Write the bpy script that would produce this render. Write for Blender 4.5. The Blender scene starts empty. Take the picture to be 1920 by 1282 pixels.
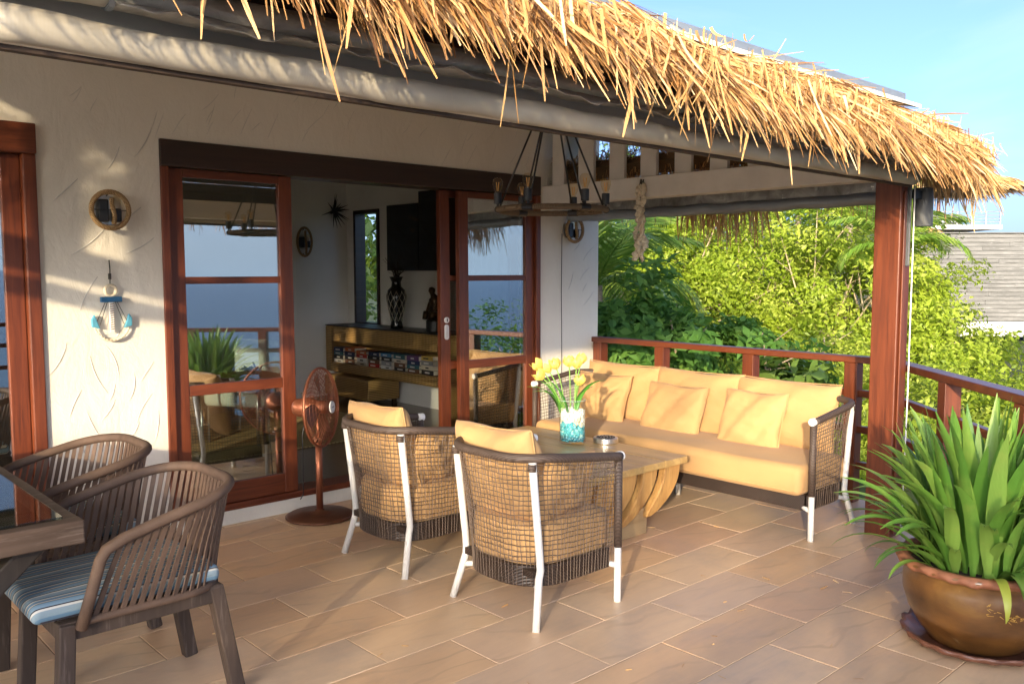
import bpy, math, random
import numpy as np
from mathutils import Vector, Matrix, Euler

random.seed(7); rng = np.random.default_rng(7)
SC = bpy.context.scene
COL = SC.collection
R = math.radians

# ------------------------------------------------------------------ camera, sky, sun, exposure
cam = bpy.data.objects.new('camera', bpy.data.cameras.new('camera')); COL.objects.link(cam)
cam.location = (0, 0, 1.48)
cam.rotation_euler = (R(90 - 4.736), 0, R(-42.76))
cam.data.sensor_width = 36; cam.data.lens = 30.64
cam.data.clip_start = .05; cam.data.clip_end = 90000
SC.camera = cam

SUN_TRAVEL = Vector((1.06, .67, -.262)).normalized()
SUN_EL = math.asin(-SUN_TRAVEL.z)
world = bpy.data.worlds.new('World'); SC.world = world; world.use_nodes = True
wn = world.node_tree; bg = wn.nodes['Background']
sky = wn.nodes.new('ShaderNodeTexSky'); sky.sky_type = 'NISHITA'; sky.sun_disc = False
sky.sun_elevation = SUN_EL
sky.sun_rotation = math.atan2(-SUN_TRAVEL.x, -SUN_TRAVEL.y)
sky.air_density = .4; sky.dust_density = 3.6; sky.ozone_density = 2.3
# thin wispy cloud all round the sky
tcw = wn.nodes.new('ShaderNodeTexCoord'); mpw = wn.nodes.new('ShaderNodeMapping'); mpw.inputs['Scale'].default_value = (1.2,1.2,5.0); mpw.inputs['Rotation'].default_value = (.25,.1,.4)
nzw = wn.nodes.new('ShaderNodeTexNoise'); nzw.inputs['Scale'].default_value = 1.6; nzw.inputs['Detail'].default_value = 7; nzw.inputs['Roughness'].default_value = .55; nzw.inputs['Distortion'].default_value = .6
rpw = wn.nodes.new('ShaderNodeValToRGB'); rpw.color_ramp.elements[0].position = .46; rpw.color_ramp.elements[0].color = (0,0,0,1); rpw.color_ramp.elements[1].position = .80; rpw.color_ramp.elements[1].color = (.26,.26,.26,1)
mxw = wn.nodes.new('ShaderNodeMix'); mxw.data_type = 'RGBA'; mxw.inputs[7].default_value = (2.6,2.75,3.0,1)
wn.links.new(tcw.outputs['Generated'], mpw.inputs[0]); wn.links.new(mpw.outputs[0], nzw.inputs['Vector']); wn.links.new(nzw.outputs['Fac'], rpw.inputs[0]); wn.links.new(rpw.outputs[0], mxw.inputs[0]); wn.links.new(sky.outputs[0], mxw.inputs[6])
# even pale haze low down, the same all round the horizon
spw = wn.nodes.new('ShaderNodeSeparateXYZ'); wn.links.new(tcw.outputs['Generated'], spw.inputs[0])
mrw = wn.nodes.new('ShaderNodeMapRange'); mrw.interpolation_type = 'SMOOTHSTEP'; mrw.inputs['From Min'].default_value = -.01; mrw.inputs['From Max'].default_value = .13; mrw.inputs['To Min'].default_value = .7; mrw.inputs['To Max'].default_value = 0
wn.links.new(spw.outputs['Z'], mrw.inputs['Value']); mxh = wn.nodes.new('ShaderNodeMix'); mxh.data_type = 'RGBA'; mxh.inputs[7].default_value = (1.5,2.05,2.75,1)
wn.links.new(mrw.outputs[0], mxh.inputs[0]); wn.links.new(mxw.outputs[2], mxh.inputs[6]); wn.links.new(mxh.outputs[2], bg.inputs[0]); bg.inputs[1].default_value = .15
sun = bpy.data.objects.new('sun', bpy.data.lights.new('sun', 'SUN')); COL.objects.link(sun)
sun.data.energy = 2.0; sun.data.angle = R(.9); sun.data.color = (1, .80, .52)
sun.rotation_euler = SUN_TRAVEL.to_track_quat('-Z', 'Y').to_euler()
SC.view_settings.view_transform = 'Standard'; SC.view_settings.look = 'None'
SC.view_settings.exposure = 1.95; SC.view_settings.gamma = 1
SC.render.engine = 'CYCLES'
SC.cycles.max_bounces = 8; SC.cycles.transparent_max_bounces = 20

# ------------------------------------------------------------------ mesh helpers
class MB:
    def __init__(s): s.v = []; s.f = []
    def ext(s, v, f):
        o = len(s.v); s.v.extend([tuple(p) for p in v]); s.f.extend([tuple(i + o for i in q) for q in f]); return s
    def box(s, x0, x1, y0, y1, z0, z1):
        v = [(x0,y0,z0),(x1,y0,z0),(x1,y1,z0),(x0,y1,z0),(x0,y0,z1),(x1,y0,z1),(x1,y1,z1),(x0,y1,z1)]
        return s.ext(v, [(0,3,2,1),(4,5,6,7),(0,1,5,4),(1,2,6,5),(2,3,7,6),(3,0,4,7)])
    def bar(s, a, b, w, h, up=(0,0,1)):
        a = Vector(a); b = Vector(b); d = (b-a).normalized(); u = Vector(up)
        x = d.cross(u).normalized()*w*.5; y = x.cross(d).normalized()*h*.5
        v = [a-x-y, a+x-y, a+x+y, a-x+y, b-x-y, b+x-y, b+x+y, b-x+y]
        return s.ext(v, [(0,1,2,3),(7,6,5,4),(0,4,5,1),(1,5,6,2),(2,6,7,3),(3,7,4,0)])
    def tube(s, pts, r, n=8, closed=False, cap=True):
        pts = [Vector(p) for p in pts]; m = len(pts); rs = r if hasattr(r, '__len__') else [r]*m
        v = []; nrm = None
        for i, p in enumerate(pts):
            if closed: t = (pts[(i+1) % m]-pts[i-1])
            else: t = pts[min(i+1, m-1)]-pts[max(i-1, 0)]
            t = t.normalized() if t.length > 1e-9 else Vector((0,0,1))
            if nrm is None:
                a = Vector((0,0,1)) if abs(t.z) < .9 else Vector((1,0,0)); nrm = (a - t*a.dot(t)).normalized()
            else:
                nrm = nrm - t*nrm.dot(t); nrm = nrm.normalized() if nrm.length > 1e-6 else t.orthogonal().normalized()
            b = t.cross(nrm)
            for k in range(n):
                an = 2*math.pi*k/n; v.append(p + (nrm*math.cos(an) + b*math.sin(an))*rs[i])
        f = []
        for i in range(m if closed else m-1):
            j = (i+1) % m
            for k in range(n):
                l = (k+1) % n; f.append((i*n+k, i*n+l, j*n+l, j*n+k))
        if cap and not closed: f.append(tuple(range(n))[::-1]); f.append(tuple(range((m-1)*n, m*n)))
        return s.ext(v, f)
    def lathe(s, prof, n=32, c=(0,0,0), fn=None):
        v = []; f = []
        for i, (r, z) in enumerate(prof):
            for k in range(n):
                a = 2*math.pi*k/n; rr, zz = (r, z) if fn is None else fn(i, a, r, z)
                v.append((c[0]+rr*math.cos(a), c[1]+rr*math.sin(a), c[2]+zz))
        for i in range(len(prof)-1):
            for k in range(n):
                l = (k+1) % n; f.append((i*n+k, i*n+l, (i+1)*n+l, (i+1)*n+k))
        return s.ext(v, f)
    def disc(s, r, z, n=32, c=(0,0,0), flip=False):
        v = [(c[0]+r*math.cos(2*math.pi*k/n), c[1]+r*math.sin(2*math.pi*k/n), c[2]+z) for k in range(n)]
        f = tuple(range(n)); return s.ext(v, [f[::-1] if flip else f])
    def wall(s, path, z0, z1, th, closed=False):
        """upright strip of thickness th along a plan path"""
        m = len(path); inn = []
        for i in range(m):
            a = Vector(path[i-1] if (closed or i) else path[0]); b = Vector(path[(i+1) % m] if (closed or i < m-1) else path[-1])
            t = (b-a).normalized(); inn.append(Vector(path[i]) + Vector((-t.y, t.x))*th)
        v = []
        for p, q in zip(path, inn): v += [(p[0],p[1],z0),(p[0],p[1],z1),(q[0],q[1],z1),(q[0],q[1],z0)]
        f = []
        for i in range(m if closed else m-1):
            j = (i+1) % m
            for k in range(4): l = (k+1) % 4; f.append((i*4+k, j*4+k, j*4+l, i*4+l))
        if not closed: f += [(0,1,2,3), tuple((m-1)*4+k for k in (3,2,1,0))]
        return s.ext(v, f)
    def build(s, name, mat, parent=None, origin=(0,0,0), smooth=False, bevel=0, sub=0, seg=2, xf=None):
        me = bpy.data.meshes.new(name); o = Vector(origin)
        vs = [Vector(p)-o for p in s.v]
        if xf is not None: vs = [xf @ p for p in vs]
        me.from_pydata([tuple(p) for p in vs], [], s.f); me.update()
        return link(name, me, mat, parent, smooth, bevel, sub, seg)

def link(name, me, mat, parent=None, smooth=False, bevel=0, sub=0, seg=2):
    ob = bpy.data.objects.new(name, me); COL.objects.link(ob)
    if mat and not me.materials: me.materials.append(mat)
    if parent: ob.parent = parent
    if smooth: me.polygons.foreach_set('use_smooth', [True]*len(me.polygons))
    if bevel:
        m = ob.modifiers.new('bevel', 'BEVEL'); m.width = bevel; m.segments = seg; m.limit_method = 'ANGLE'; m.angle_limit = R(40)
        if seg > 2 or smooth: me.polygons.foreach_set('use_smooth', [True]*len(me.polygons))
    if sub: m = ob.modifiers.new('sub', 'SUBSURF'); m.levels = sub; m.render_levels = sub
    return ob

def npmesh(name, V, F, mat, parent=None, smooth=False, uvfac=None):
    """V (n,3) float, F (m,4) int quads, built fast"""
    me = bpy.data.meshes.new(name); n = len(V); m, k = F.shape
    me.vertices.add(n); me.vertices.foreach_set('co', np.ascontiguousarray(V, np.float32).ravel())
    me.loops.add(m*k); me.loops.foreach_set('vertex_index', np.ascontiguousarray(F, np.int32).ravel())
    me.polygons.add(m); me.polygons.foreach_set('loop_start', np.arange(m, dtype=np.int32)*k)
    if uvfac is not None:
        at = me.attributes.new('tint', 'FLOAT', 'POINT'); at.data.foreach_set('value', np.ascontiguousarray(uvfac, np.float32))
    me.update(calc_edges=True); me.validate()
    return link(name, me, mat, parent, smooth)

def tag(o, label=None, cat=None, group=None, kind=None):
    if label: o['label'] = label
    if cat: o['category'] = cat
    if group: o['group'] = group
    if kind: o['kind'] = kind
    return o
def thing(name, label, cat, loc=(0,0,0), rz=0, group=None):
    o = bpy.data.objects.new(name, None); COL.objects.link(o); o.location = loc; o.rotation_euler = (0,0,rz)
    o.empty_display_size = .1
    return tag(o, label, cat, group)
def copy_tree(o, parent=None):
    c = o.copy(); COL.objects.link(c)
    if parent: c.parent = parent
    for ch in list(o.children): copy_tree(ch, c)
    return c

# ------------------------------------------------------------------ material helpers
class NT:
    def __init__(s, name):
        s.m = bpy.data.materials.new(name); s.m.use_nodes = True; s.t = s.m.node_tree
        s.p = s.t.nodes['Principled BSDF']; s.out = s.t.nodes['Material Output']
    def n(s, typ, **kw):
        nd = s.t.nodes.new('ShaderNode'+typ)
        for k, v in kw.items():
            if k in nd.inputs: nd.inputs[k].default_value = v
            else: setattr(nd, k, v)
        return nd
    def l(s, a, b): s.t.links.new(a, b); return s
    def ramp(s, fac, stops):
        r = s.n('ValToRGB'); e = r.color_ramp.elements
        while len(e) < len(stops): e.new(.5)
        for i, (p, c) in enumerate(stops): e[i].position = p; e[i].color = (*c, 1) if len(c) == 3 else c
        s.l(fac, r.inputs[0]); return r.outputs[0]
    def coord(s, kind='Object', scale=(1,1,1), rot=(0,0,0), rnd=0):
        tc = s.n('TexCoord'); o = tc.outputs[kind]
        if rnd:
            oi = s.n('ObjectInfo'); mu = s.n('VectorMath', operation='MULTIPLY_ADD')
            s.l(oi.outputs['Random'], mu.inputs[0]); mu.inputs[1].default_value = (rnd, rnd*1.7, rnd*.6); s.l(o, mu.inputs[2]); o = mu.outputs[0]
        mp = s.n('Mapping'); mp.inputs['Scale'].default_value = scale; mp.inputs['Rotation'].default_value = rot
        s.l(o, mp.inputs[0]); return mp.outputs[0]
    def noise(s, co, scale=5, detail=4, rough=.55, dist=0):
        nd = s.n('TexNoise', Scale=scale, Detail=detail, Roughness=rough, Distortion=dist); s.l(co, nd.inputs['Vector']); return nd.outputs['Fac']
    def mix(s, fac, a, b, mode='MIX'):
        nd = s.n('Mix', data_type='RGBA', blend_type=mode)
        for i, x in ((0, fac), (6, a), (7, b)):
            if hasattr(x, 'links'): s.l(x, nd.inputs[i])
            else: nd.inputs[i].default_value = x if i == 0 else ((*x, 1) if len(x) == 3 else x)
        return nd.outputs[2]
    def math(s, op, a, b=0):
        nd = s.n('Math', operation=op)
        for i, x in ((0, a), (1, b)):
            if hasattr(x, 'links'): s.l(x, nd.inputs[i])
            else: nd.inputs[i].default_value = x
        return nd.outputs[0]
    def bump(s, h, strength=.3, dist=.01):
        b = s.n('Bump', Strength=strength, Distance=dist); s.l(h, b.inputs['Height']); s.l(b.outputs[0], s.p.inputs['Normal']); return s
    def col(s, c):
        if hasattr(c, 'links'): s.l(c, s.p.inputs['Base Color'])
        else: s.p.inputs['Base Color'].default_value = (*c, 1)
        return s
    def set(s, **kw):
        for k, v in kw.items():
            k = k.replace('_', ' ')
            if hasattr(v, 'links'): s.l(v, s.p.inputs[k])
            else: s.p.inputs[k].default_value = v
        return s

def plain(name, c, rough=.5, metal=0, var=.12, scale=8, bump=0, bscale=60, spec=.5):
    t = NT(name); co = t.coord()
    n = t.noise(co, scale, 4)
    a = tuple(x*(1-var) for x in c); b = tuple(min(1, x*(1+var)) for x in c)
    t.col(t.ramp(n, [(.3, a), (.7, b)])).set(Roughness=rough, Metallic=metal)
    t.p.inputs['Specular IOR Level'].default_value = spec
    if bump: t.bump(t.noise(co, bscale, 3), bump, .004)
    return t.m

def wood(name, dark, light, axis='Z', scale=1, rough=.38, rnd=3, bump=.15, coat=0, wear=None):
    t = NT(name); sc = {'X': (.06,1,1), 'Y': (1,.06,1), 'Z': (1,1,.06)}[axis]
    co = t.coord('Object', tuple(x*scale for x in sc), rnd=rnd)
    n = t.noise(co, 22, 6, .6, .6); n2 = t.noise(t.coord('Object', (.7,.7,.7), rnd=rnd), 3, 3)
    c = t.ramp(n, [(.25, dark), (.75, light)])
    c = t.mix(t.math('MULTIPLY', n2, .5), c, tuple(x*.55 for x in dark))
    if wear:
        w = t.ramp(t.noise(t.coord('Object', sc, rnd=rnd), 40, 5, .7), [(.55, (0,0,0)), (.75, (1,1,1))]); c = t.mix(w, c, wear)
    t.col(c).set(Roughness=rough); t.bump(n, bump, .004)
    if coat: t.set(Coat_Weight=coat, Coat_Roughness=.25)
    return t.m

M = {}
# plaster
t = NT('plaster'); co = t.coord()
n1 = t.noise(co, 1.3, 5); n2 = t.noise(co, 42, 5, .65); n4 = t.noise(t.coord('Object', (1,1,.45), (0,.6,0)), 7, 4, .55, 1.6); n5 = t.noise(t.coord('Object', (.8,1,.25)), 2.2, 6, .65)
pc = t.ramp(n1, [(.3, (.62,.585,.505)), (.7, (.71,.675,.595))]); pc = t.mix(t.ramp(n5, [(.55, (0,0,0)), (.8, (.35,.35,.35))]), pc, (.40,.37,.31))
t.col(pc).set(Roughness=.85); t.bump(t.math('ADD', t.math('MULTIPLY', n2, .35), t.math('MULTIPLY', n4, 1.0)), .5, .010); M['plaster'] = t.m
M['plaster_mark_shade'] = plain('plaster_mark_shade', (.50,.485,.45), .9)
M['paint_beam'] = plain('paint_beam', (.66,.62,.55), .55, var=.06, bump=.1)
M['ceiling'] = plain('ceiling', (.76,.71,.62), .8, var=.05)
# stone tile
t = NT('sandstone'); oi = t.n('ObjectInfo')
base = t.ramp(oi.outputs['Random'], [(0, (.75,.45,.22)), (.15, (.80,.57,.32)), (.3, (.55,.385,.25)), (.45, (.77,.50,.26)), (.58, (.60,.485,.37)), (.72, (.69,.39,.21)), (.86, (.66,.49,.32)), (1, (.82,.62,.38))])
co = t.coord('Object', (.7,4.2,1), (0,0,.38), rnd=9)
n = t.noise(co, 3.0, 7, .62, .9); n3 = t.noise(t.coord('Object', (1,4,1), (0,0,.35), rnd=9), 16, 5, .6, .5)
c = t.mix(.38, base, t.ramp(n, [(.30, (.36,.225,.145)), (.45, (.60,.385,.23)), (.58, (.68,.45,.275)), (.74, (.78,.57,.38))]))
vein = t.n('TexWave', wave_type='BANDS', bands_direction='Y', Scale=1.3, Distortion=14, Detail=4); vein.inputs['Detail Scale'].default_value = .8
t.l(t.coord('Object', (.9,1.5,1), (0,0,.45), rnd=13), vein.inputs[0])
vm = t.ramp(vein.outputs['Fac'], [(0, (1,1,1)), (.055, (0,0,0))])
vm2 = t.math('MULTIPLY', vm, t.ramp(t.noise(t.coord('Object', rnd=5), 2.2, 2), [(.42, (0,0,0)), (.6, (1,1,1))]))
c = t.mix(t.math('MULTIPLY', vm2, .30), c, (.24,.14,.085))
dirt = t.ramp(t.noise(t.coord('Object', rnd=31), 2.6, 6, .65), [(.50, (0,0,0)), (.78, (.55,.55,.55))])
c = t.mix(dirt, c, (.34,.29,.245)); c = t.mix(.22, c, t.mix(n3, (.46,.28,.165), (.74,.50,.30)))
t.col(c).set(Roughness=t.ramp(n, [(.3, (.34,)*3), (.7, (.55,)*3)])); t.bump(n3, .2, .003); M['tile'] = t.m
t = NT('grout'); t.col(t.ramp(t.noise(t.coord('Object'), 1.7, 5, .7), [(.38, (.15,.11,.075)), (.50, (.40,.27,.165)), (.72, (.54,.39,.25))])).set(Roughness=.9); M['grout'] = t.m
# woods
M['redwood'] = wood('redwood', (.085,.017,.005), (.23,.056,.017), 'Z', scale=1.9, rough=.45, coat=.08, wear=(.05,.011,.004))
M['redwood_x'] = wood('redwood_x', (.085,.017,.005), (.21,.052,.016), 'X', scale=1.9, rough=.45, coat=.08, wear=(.05,.011,.004))
M['redwood_y'] = wood('redwood_y', (.085,.018,.006), (.21,.052,.016), 'Y', rough=.4, coat=.15)
M['darkwood'] = wood('darkwood', (.018,.008,.005), (.05,.022,.012), 'X', coat=.2)
M['weathered'] = wood('weathered', (.05,.03,.018), (.13,.08,.05), 'X', rough=.7, bump=.5, wear=(.22,.165,.125))
M['weathered_z'] = wood('weathered_z', (.035,.022,.015), (.10,.065,.045), 'Z', rough=.7, bump=.5, wear=(.17,.13,.105))
M['leg_dark'] = wood('leg_dark', (.02,.015,.011), (.055,.042,.032), 'Z', rough=.6, bump=.5)
M['tablewood'] = wood('tablewood', (.42,.25,.08), (.70,.48,.19), 'Y', rough=.35, bump=.3, coat=.3, wear=(.27,.17,.08))
M['slabwood'] = wood('slabwood', (.42,.20,.055), (.72,.45,.16), 'Z', rough=.5, bump=.5, wear=(.17,.075,.022))
M['blockwood'] = wood('blockwood', (.34,.22,.10), (.50,.36,.19), 'X', rough=.6, bump=.3)
M['fascia'] = wood('fascia', (.035,.02,.012), (.075,.045,.028), 'X', rough=.75)
M['rope_brown'] = NT('rope_brown')
def wrap(name, c1, c2, scale, axis='X', rough=.6, b=.5):
    t = NT(name); w = t.n('TexWave', wave_type='BANDS', bands_direction=axis, Scale=scale, Distortion=.4); t.l(t.coord(), w.inputs[0])
    n = t.noise(t.coord(), 35, 3)
    t.col(t.mix(t.math('MULTIPLY', n, .6), t.ramp(w.outputs['Fac'], [(.1, c1), (.6, c2)]), tuple(x*.6 for x in c1))).set(Roughness=rough); t.bump(w.outputs['Fac'], b, .003); return t.m
M['rope_brown'] = wrap('rope_brown', (.055,.037,.028), (.10,.068,.052), 40, 'DIAGONAL')
M['strap'] = plain('strap', (.105,.064,.042), .75, var=.2, scale=20, bump=.3, bscale=200)
M['rattan_dark'] = wrap('rattan_dark', (.018,.011,.008), (.050,.031,.022), 45, 'DIAGONAL', .45)
M['string'] = plain('string', (.10,.068,.048), .6, var=.25)
M['rope_tan'] = wrap('rope_tan', (.24,.145,.06), (.44,.29,.14), 55, 'DIAGONAL', .8, .8)
M['rope_dark'] = wrap('rope_dark', (.10,.065,.035), (.22,.15,.085), 60, 'X', .85, .8)
M['white_metal'] = plain('white_metal', (.62,.61,.58), .35, var=.04)
M['white_plastic'] = plain('white_plastic', (.78,.77,.73), .4, var=.03)
M['black'] = plain('black', (.012,.012,.013), .4)
M['blackmatte'] = plain('blackmatte', (.015,.014,.013), .8)
M['steel'] = plain('steel', (.62,.60,.56), .3, .95, var=.1)
M['galv'] = plain('galv', (.25,.28,.31), .45, .35, var=.12, scale=5)
M['pipe'] = plain('pipe', (.09,.095,.10), .5)
M['copper'] = plain('copper', (.29,.10,.05), .4, .7, var=.15)
M['copper_dark'] = plain('copper_dark', (.15,.06,.03), .45, .5, var=.15)
# fabrics
def fabric(name, c, var=.06, wr=.5):
    t = NT(name); co = t.coord('Object', rnd=7); n = t.noise(co, 3, 3)
    a = tuple(x*(1-var) for x in c); b = tuple(x*(1+var) for x in c)
    t.col(t.ramp(n, [(.3, a), (.7, b)])).set(Roughness=.9)
    t.set(Sheen_Weight=.08)
    wv = t.noise(t.coord('Object', (1,1,1), rnd=7), 260, 2); wk = t.noise(t.coord('Object', (1,1,2.2), rnd=11), 6, 4, .5, 1.2)
    h = t.math('ADD', t.math('MULTIPLY', wv, .06), t.math('MULTIPLY', wk, wr)); t.bump(h, .55, .02); return t.m
M['ochre'] = fabric('ochre', (.47,.28,.117))
M['ochre_seat'] = fabric('ochre_seat', (.47,.28,.117), wr=.15)
M['teal'] = fabric('teal', (.05,.11,.115))
M['white_leather'] = fabric('white_leather', (.45,.52,.47), wr=.1)
t = NT('stripe'); tc = t.coord('Object', (1,1,1)); sep = t.n('SeparateXYZ'); t.l(tc, sep.inputs[0])
md = t.math('FRACT', t.math('MULTIPLY', t.math('ADD', t.math('MULTIPLY', sep.outputs['Z'], .9), t.math('ADD', sep.outputs['Y'], 3.0)), 10.0))
st = [(0,(.22,.30,.33)), (.20,(.27,.35,.38)), (.205,(.62,.60,.52)), (.28,(.62,.60,.52)), (.285,(.03,.025,.03)), (.33,(.03,.025,.03)), (.335,(.20,.30,.36)), (.55,(.17,.27,.34)),
      (.555,(.06,.05,.05)), (.58,(.06,.05,.05)), (.585,(.5,.47,.38)), (.64,(.5,.47,.38)), (.645,(.10,.18,.26)), (.80,(.13,.23,.31)), (.805,(.40,.36,.16)), (.82,(.40,.36,.16)), (.825,(.55,.55,.5)), (.88,(.55,.55,.5)), (.885,(.05,.04,.05)), (.92,(.05,.04,.05)), (.925,(.12,.22,.30))]
t.col(t.ramp(md, st)).set(Roughness=.85); t.bump(t.noise(t.coord(), 9, 3), .3, .02); M['stripe'] = t.m
t = NT('curtain'); t.col((.75,.76,.72)).set(Roughness=.9); tr = t.n('BsdfTranslucent'); tr.inputs[0].default_value = (.7,.7,.66,1); mx = t.n('MixShader'); mx.inputs[0].default_value = .4
t.l(t.p.outputs[0], mx.inputs[1]); t.l(tr.outputs[0], mx.inputs[2]); t.l(mx.outputs[0], t.out.inputs[0]); M['curtain'] = t.m
# glass
def glass(name, tint=(.93,.96,.95), fac=.2):
    t = NT(name); t.t.nodes.remove(t.p)
    tr = t.n('BsdfTransparent'); tr.inputs[0].default_value = (*tint, 1); gl = t.n('BsdfGlossy', Roughness=0.0)
    lw = t.n('LayerWeight', Blend=.5); mr = t.math('MULTIPLY_ADD', t.math('POWER', lw.outputs['Facing'], 4), .6); mr.node.inputs[2].default_value = fac
    mx = t.n('MixShader'); t.l(mr, mx.inputs[0]); t.l(tr.outputs[0], mx.inputs[1]); t.l(gl.outputs[0], mx.inputs[2]); t.l(mx.outputs[0], t.out.inputs[0]); return t.m
M['window'] = glass('window', (.84,.90,.89), .46)
M['vaseglass'] = glass('vaseglass', (.97,.99,.985), .025)
M['tableglass'] = glass('tableglass', (.6,.68,.66), .10)
t = NT('mirror'); t.col((.8,.82,.8)).set(Roughness=.03, Metallic=1); M['mirror'] = t.m
# leaves: colour varies by the 'tint' attribute, with some light passing through
def leafmat(name, stops, rough=.45, tl=.35, tcol=(.30,.42,.05), attr=True):
    t = NT(name)
    if attr: a = t.n('Attribute', attribute_name='tint').outputs['Fac']
    else: a = t.n('ObjectInfo').outputs['Random']
    c = t.ramp(a, stops)
    if name == 'strapleaf':
        wv = t.n('TexWave', wave_type='BANDS', bands_direction='Y', Scale=75, Distortion=.6); t.l(t.coord(), wv.inputs[0]); c = t.mix(t.math('MULTIPLY', wv.outputs['Fac'], .28), c, (.05,.15,.02)); c = t.mix(t.ramp(t.noise(t.coord('Object', rnd=4), 7, 4), [(.52, (0,0,0)), (.75, (.5,.5,.5))]), c, (.34,.40,.09)); t.bump(wv.outputs['Fac'], .25, .002)
    t.col(c).set(Roughness=rough)
    tr = t.n('BsdfTranslucent'); t.l(t.mix(.6, c, tcol), tr.inputs[0])
    mx = t.n('MixShader'); mx.inputs[0].default_value = tl; t.l(t.p.outputs[0], mx.inputs[1]); t.l(tr.outputs[0], mx.inputs[2]); t.l(mx.outputs[0], t.out.inputs[0]); return t.m
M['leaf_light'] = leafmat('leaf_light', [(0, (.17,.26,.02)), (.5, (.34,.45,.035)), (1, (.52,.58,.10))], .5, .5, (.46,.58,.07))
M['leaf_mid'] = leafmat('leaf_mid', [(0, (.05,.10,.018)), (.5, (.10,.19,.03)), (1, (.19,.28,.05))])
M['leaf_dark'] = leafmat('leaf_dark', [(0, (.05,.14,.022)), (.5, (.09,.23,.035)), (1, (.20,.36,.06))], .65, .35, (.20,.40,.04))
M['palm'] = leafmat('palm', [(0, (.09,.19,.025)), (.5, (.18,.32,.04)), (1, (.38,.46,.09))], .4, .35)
M['strapleaf'] = leafmat('strapleaf', [(0, (.10,.24,.035)), (.5, (.16,.32,.05)), (1, (.26,.41,.08))], .42, .3, (.26,.44,.06), attr=False)
M['bark'] = plain('bark', (.30,.24,.17), .9, var=.3, scale=30)
M['thatch'] = None
t = NT('thatch'); a = t.n('Attribute', attribute_name='tint').outputs['Fac']
t.col(t.ramp(a, [(0, (.11,.05,.018)), (.25, (.34,.155,.05)), (.55, (.55,.30,.105)), (.8, (.66,.41,.17)), (1, (.74,.56,.32))])).set(Roughness=.6)
tr = t.n('BsdfTranslucent'); tr.inputs[0].default_value = (.5,.28,.09,1); mx = t.n('MixShader'); mx.inputs[0].default_value = .18
t.l(t.p.outputs[0], mx.inputs[1]); t.l(tr.outputs[0], mx.inputs[2]); t.l(mx.outputs[0], t.out.inputs[0]); M['thatch'] = t.m

# ------------------------------------------------------------------ STRUCTURE: ground, sea, deck
def ground_z(x, y):
    front = np.minimum(0, (y+1.5))*.55
    side = np.clip((x-6.0)*.03, -.2, 1.0)
    left = np.minimum(0, (x+3.0))*.25
    return np.maximum(-1.35 + side + np.maximum(front, -60) + left, -34) + .12*np.sin(x*1.3)*np.cos(y*1.1)
gx = np.concatenate([np.linspace(-160,-12,14), np.linspace(-10,44,80), np.linspace(50,260,20)])
gy = np.concatenate([np.linspace(-160,-14,14), np.linspace(-12,34,70), np.linspace(40,260,20)])
GX, GY = np.meshgrid(gx, gy); GZ = ground_z(GX, GY)
V = np.stack([GX, GY, GZ], -1).reshape(-1, 3); nx, ny = len(gx), len(gy)
i, j = np.meshgrid(np.arange(nx-1), np.arange(ny-1)); q = (j*nx+i).ravel()
t = NT('soil'); nn = t.noise(t.coord(), 1.2, 6); t.col(t.ramp(nn, [(.3, (.02,.035,.010)), (.6, (.05,.075,.02)), (.8, (.09,.075,.04))])).set(Roughness=.95); M['soil'] = t.m
tag(npmesh('hillside', V, np.stack([q, q+1, q+nx+1, q+nx], -1), M['soil'], smooth=True), kind='structure')
t = NT('water'); co = t.coord('Object', (.02,.05,1)); t.col((.03,.085,.14)).set(Roughness=.25, IOR=1.33); t.bump(t.noise(co, 3, 8, .7), .6, 3.0); M['water'] = t.m
tag(MB().ext([(-60000,-60000,-33),(60000,-60000,-33),(60000,60000,-33),(-60000,60000,-33)], [(0,1,2,3)]).build('sea', M['water']), kind='structure')

# terrace slab and its tiles
WALL = 4.776; HP = .2965; LP = .6030
def clip45(poly, c=3.06):
    """keep the part of a plan polygon with x - y <= c"""
    out = []
    for k in range(len(poly)):
        a, b = poly[k-1], poly[k]; da, db = a[0]-a[1]-c, b[0]-b[1]-c
        if (da <= 0) != (db <= 0): s = da/(da-db); out.append((a[0]+s*(b[0]-a[0]), a[1]+s*(b[1]-a[1])))
        if db <= 0: out.append(b)
    return out
def prism(mb, poly, z0, z1):
    n = len(poly); return mb.ext([(x,y,z0) for x,y in poly]+[(x,y,z1) for x,y in poly], [tuple(range(n))[::-1], tuple(range(n,2*n))]+[(k,(k+1)%n,(k+1)%n+n,k+n) for k in range(n)])
deck = [(-1.6,-.62), (2.44,-.62), (5.43,2.37), (5.43,WALL+.02), (-1.6,WALL+.02)]
slab = MB(); prism(slab, deck, -.5, -.0025)
terrace = tag(slab.build('terrace_floor', M['grout']), kind='structure')
G = .0035
def tile_mesh(w, h):
    b = MB(); x, y, e = w/2, h/2, .0025
    v = [(-x,-y,-.012),(x,-y,-.012),(x,y,-.012),(-x,y,-.012),(-x,-y,-.002),(x,-y,-.002),(x,y,-.002),(-x,y,-.002),(-x+e,-y+e,0),(x-e,-y+e,0),(x-e,y-e,0),(-x+e,y-e,0)]
    f = [(0,1,5,4),(1,2,6,5),(2,3,7,6),(3,0,4,7),(4,5,9,8),(5,6,10,9),(6,7,11,10),(7,4,8,11),(8,9,10,11)]
    b.ext(v, f); me = bpy.data.meshes.new('tile'); me.from_pydata(b.v, [], b.f); me.update(); me.materials.append(M['tile']); return me
full = tile_mesh(LP-G, HP-G)
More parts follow.
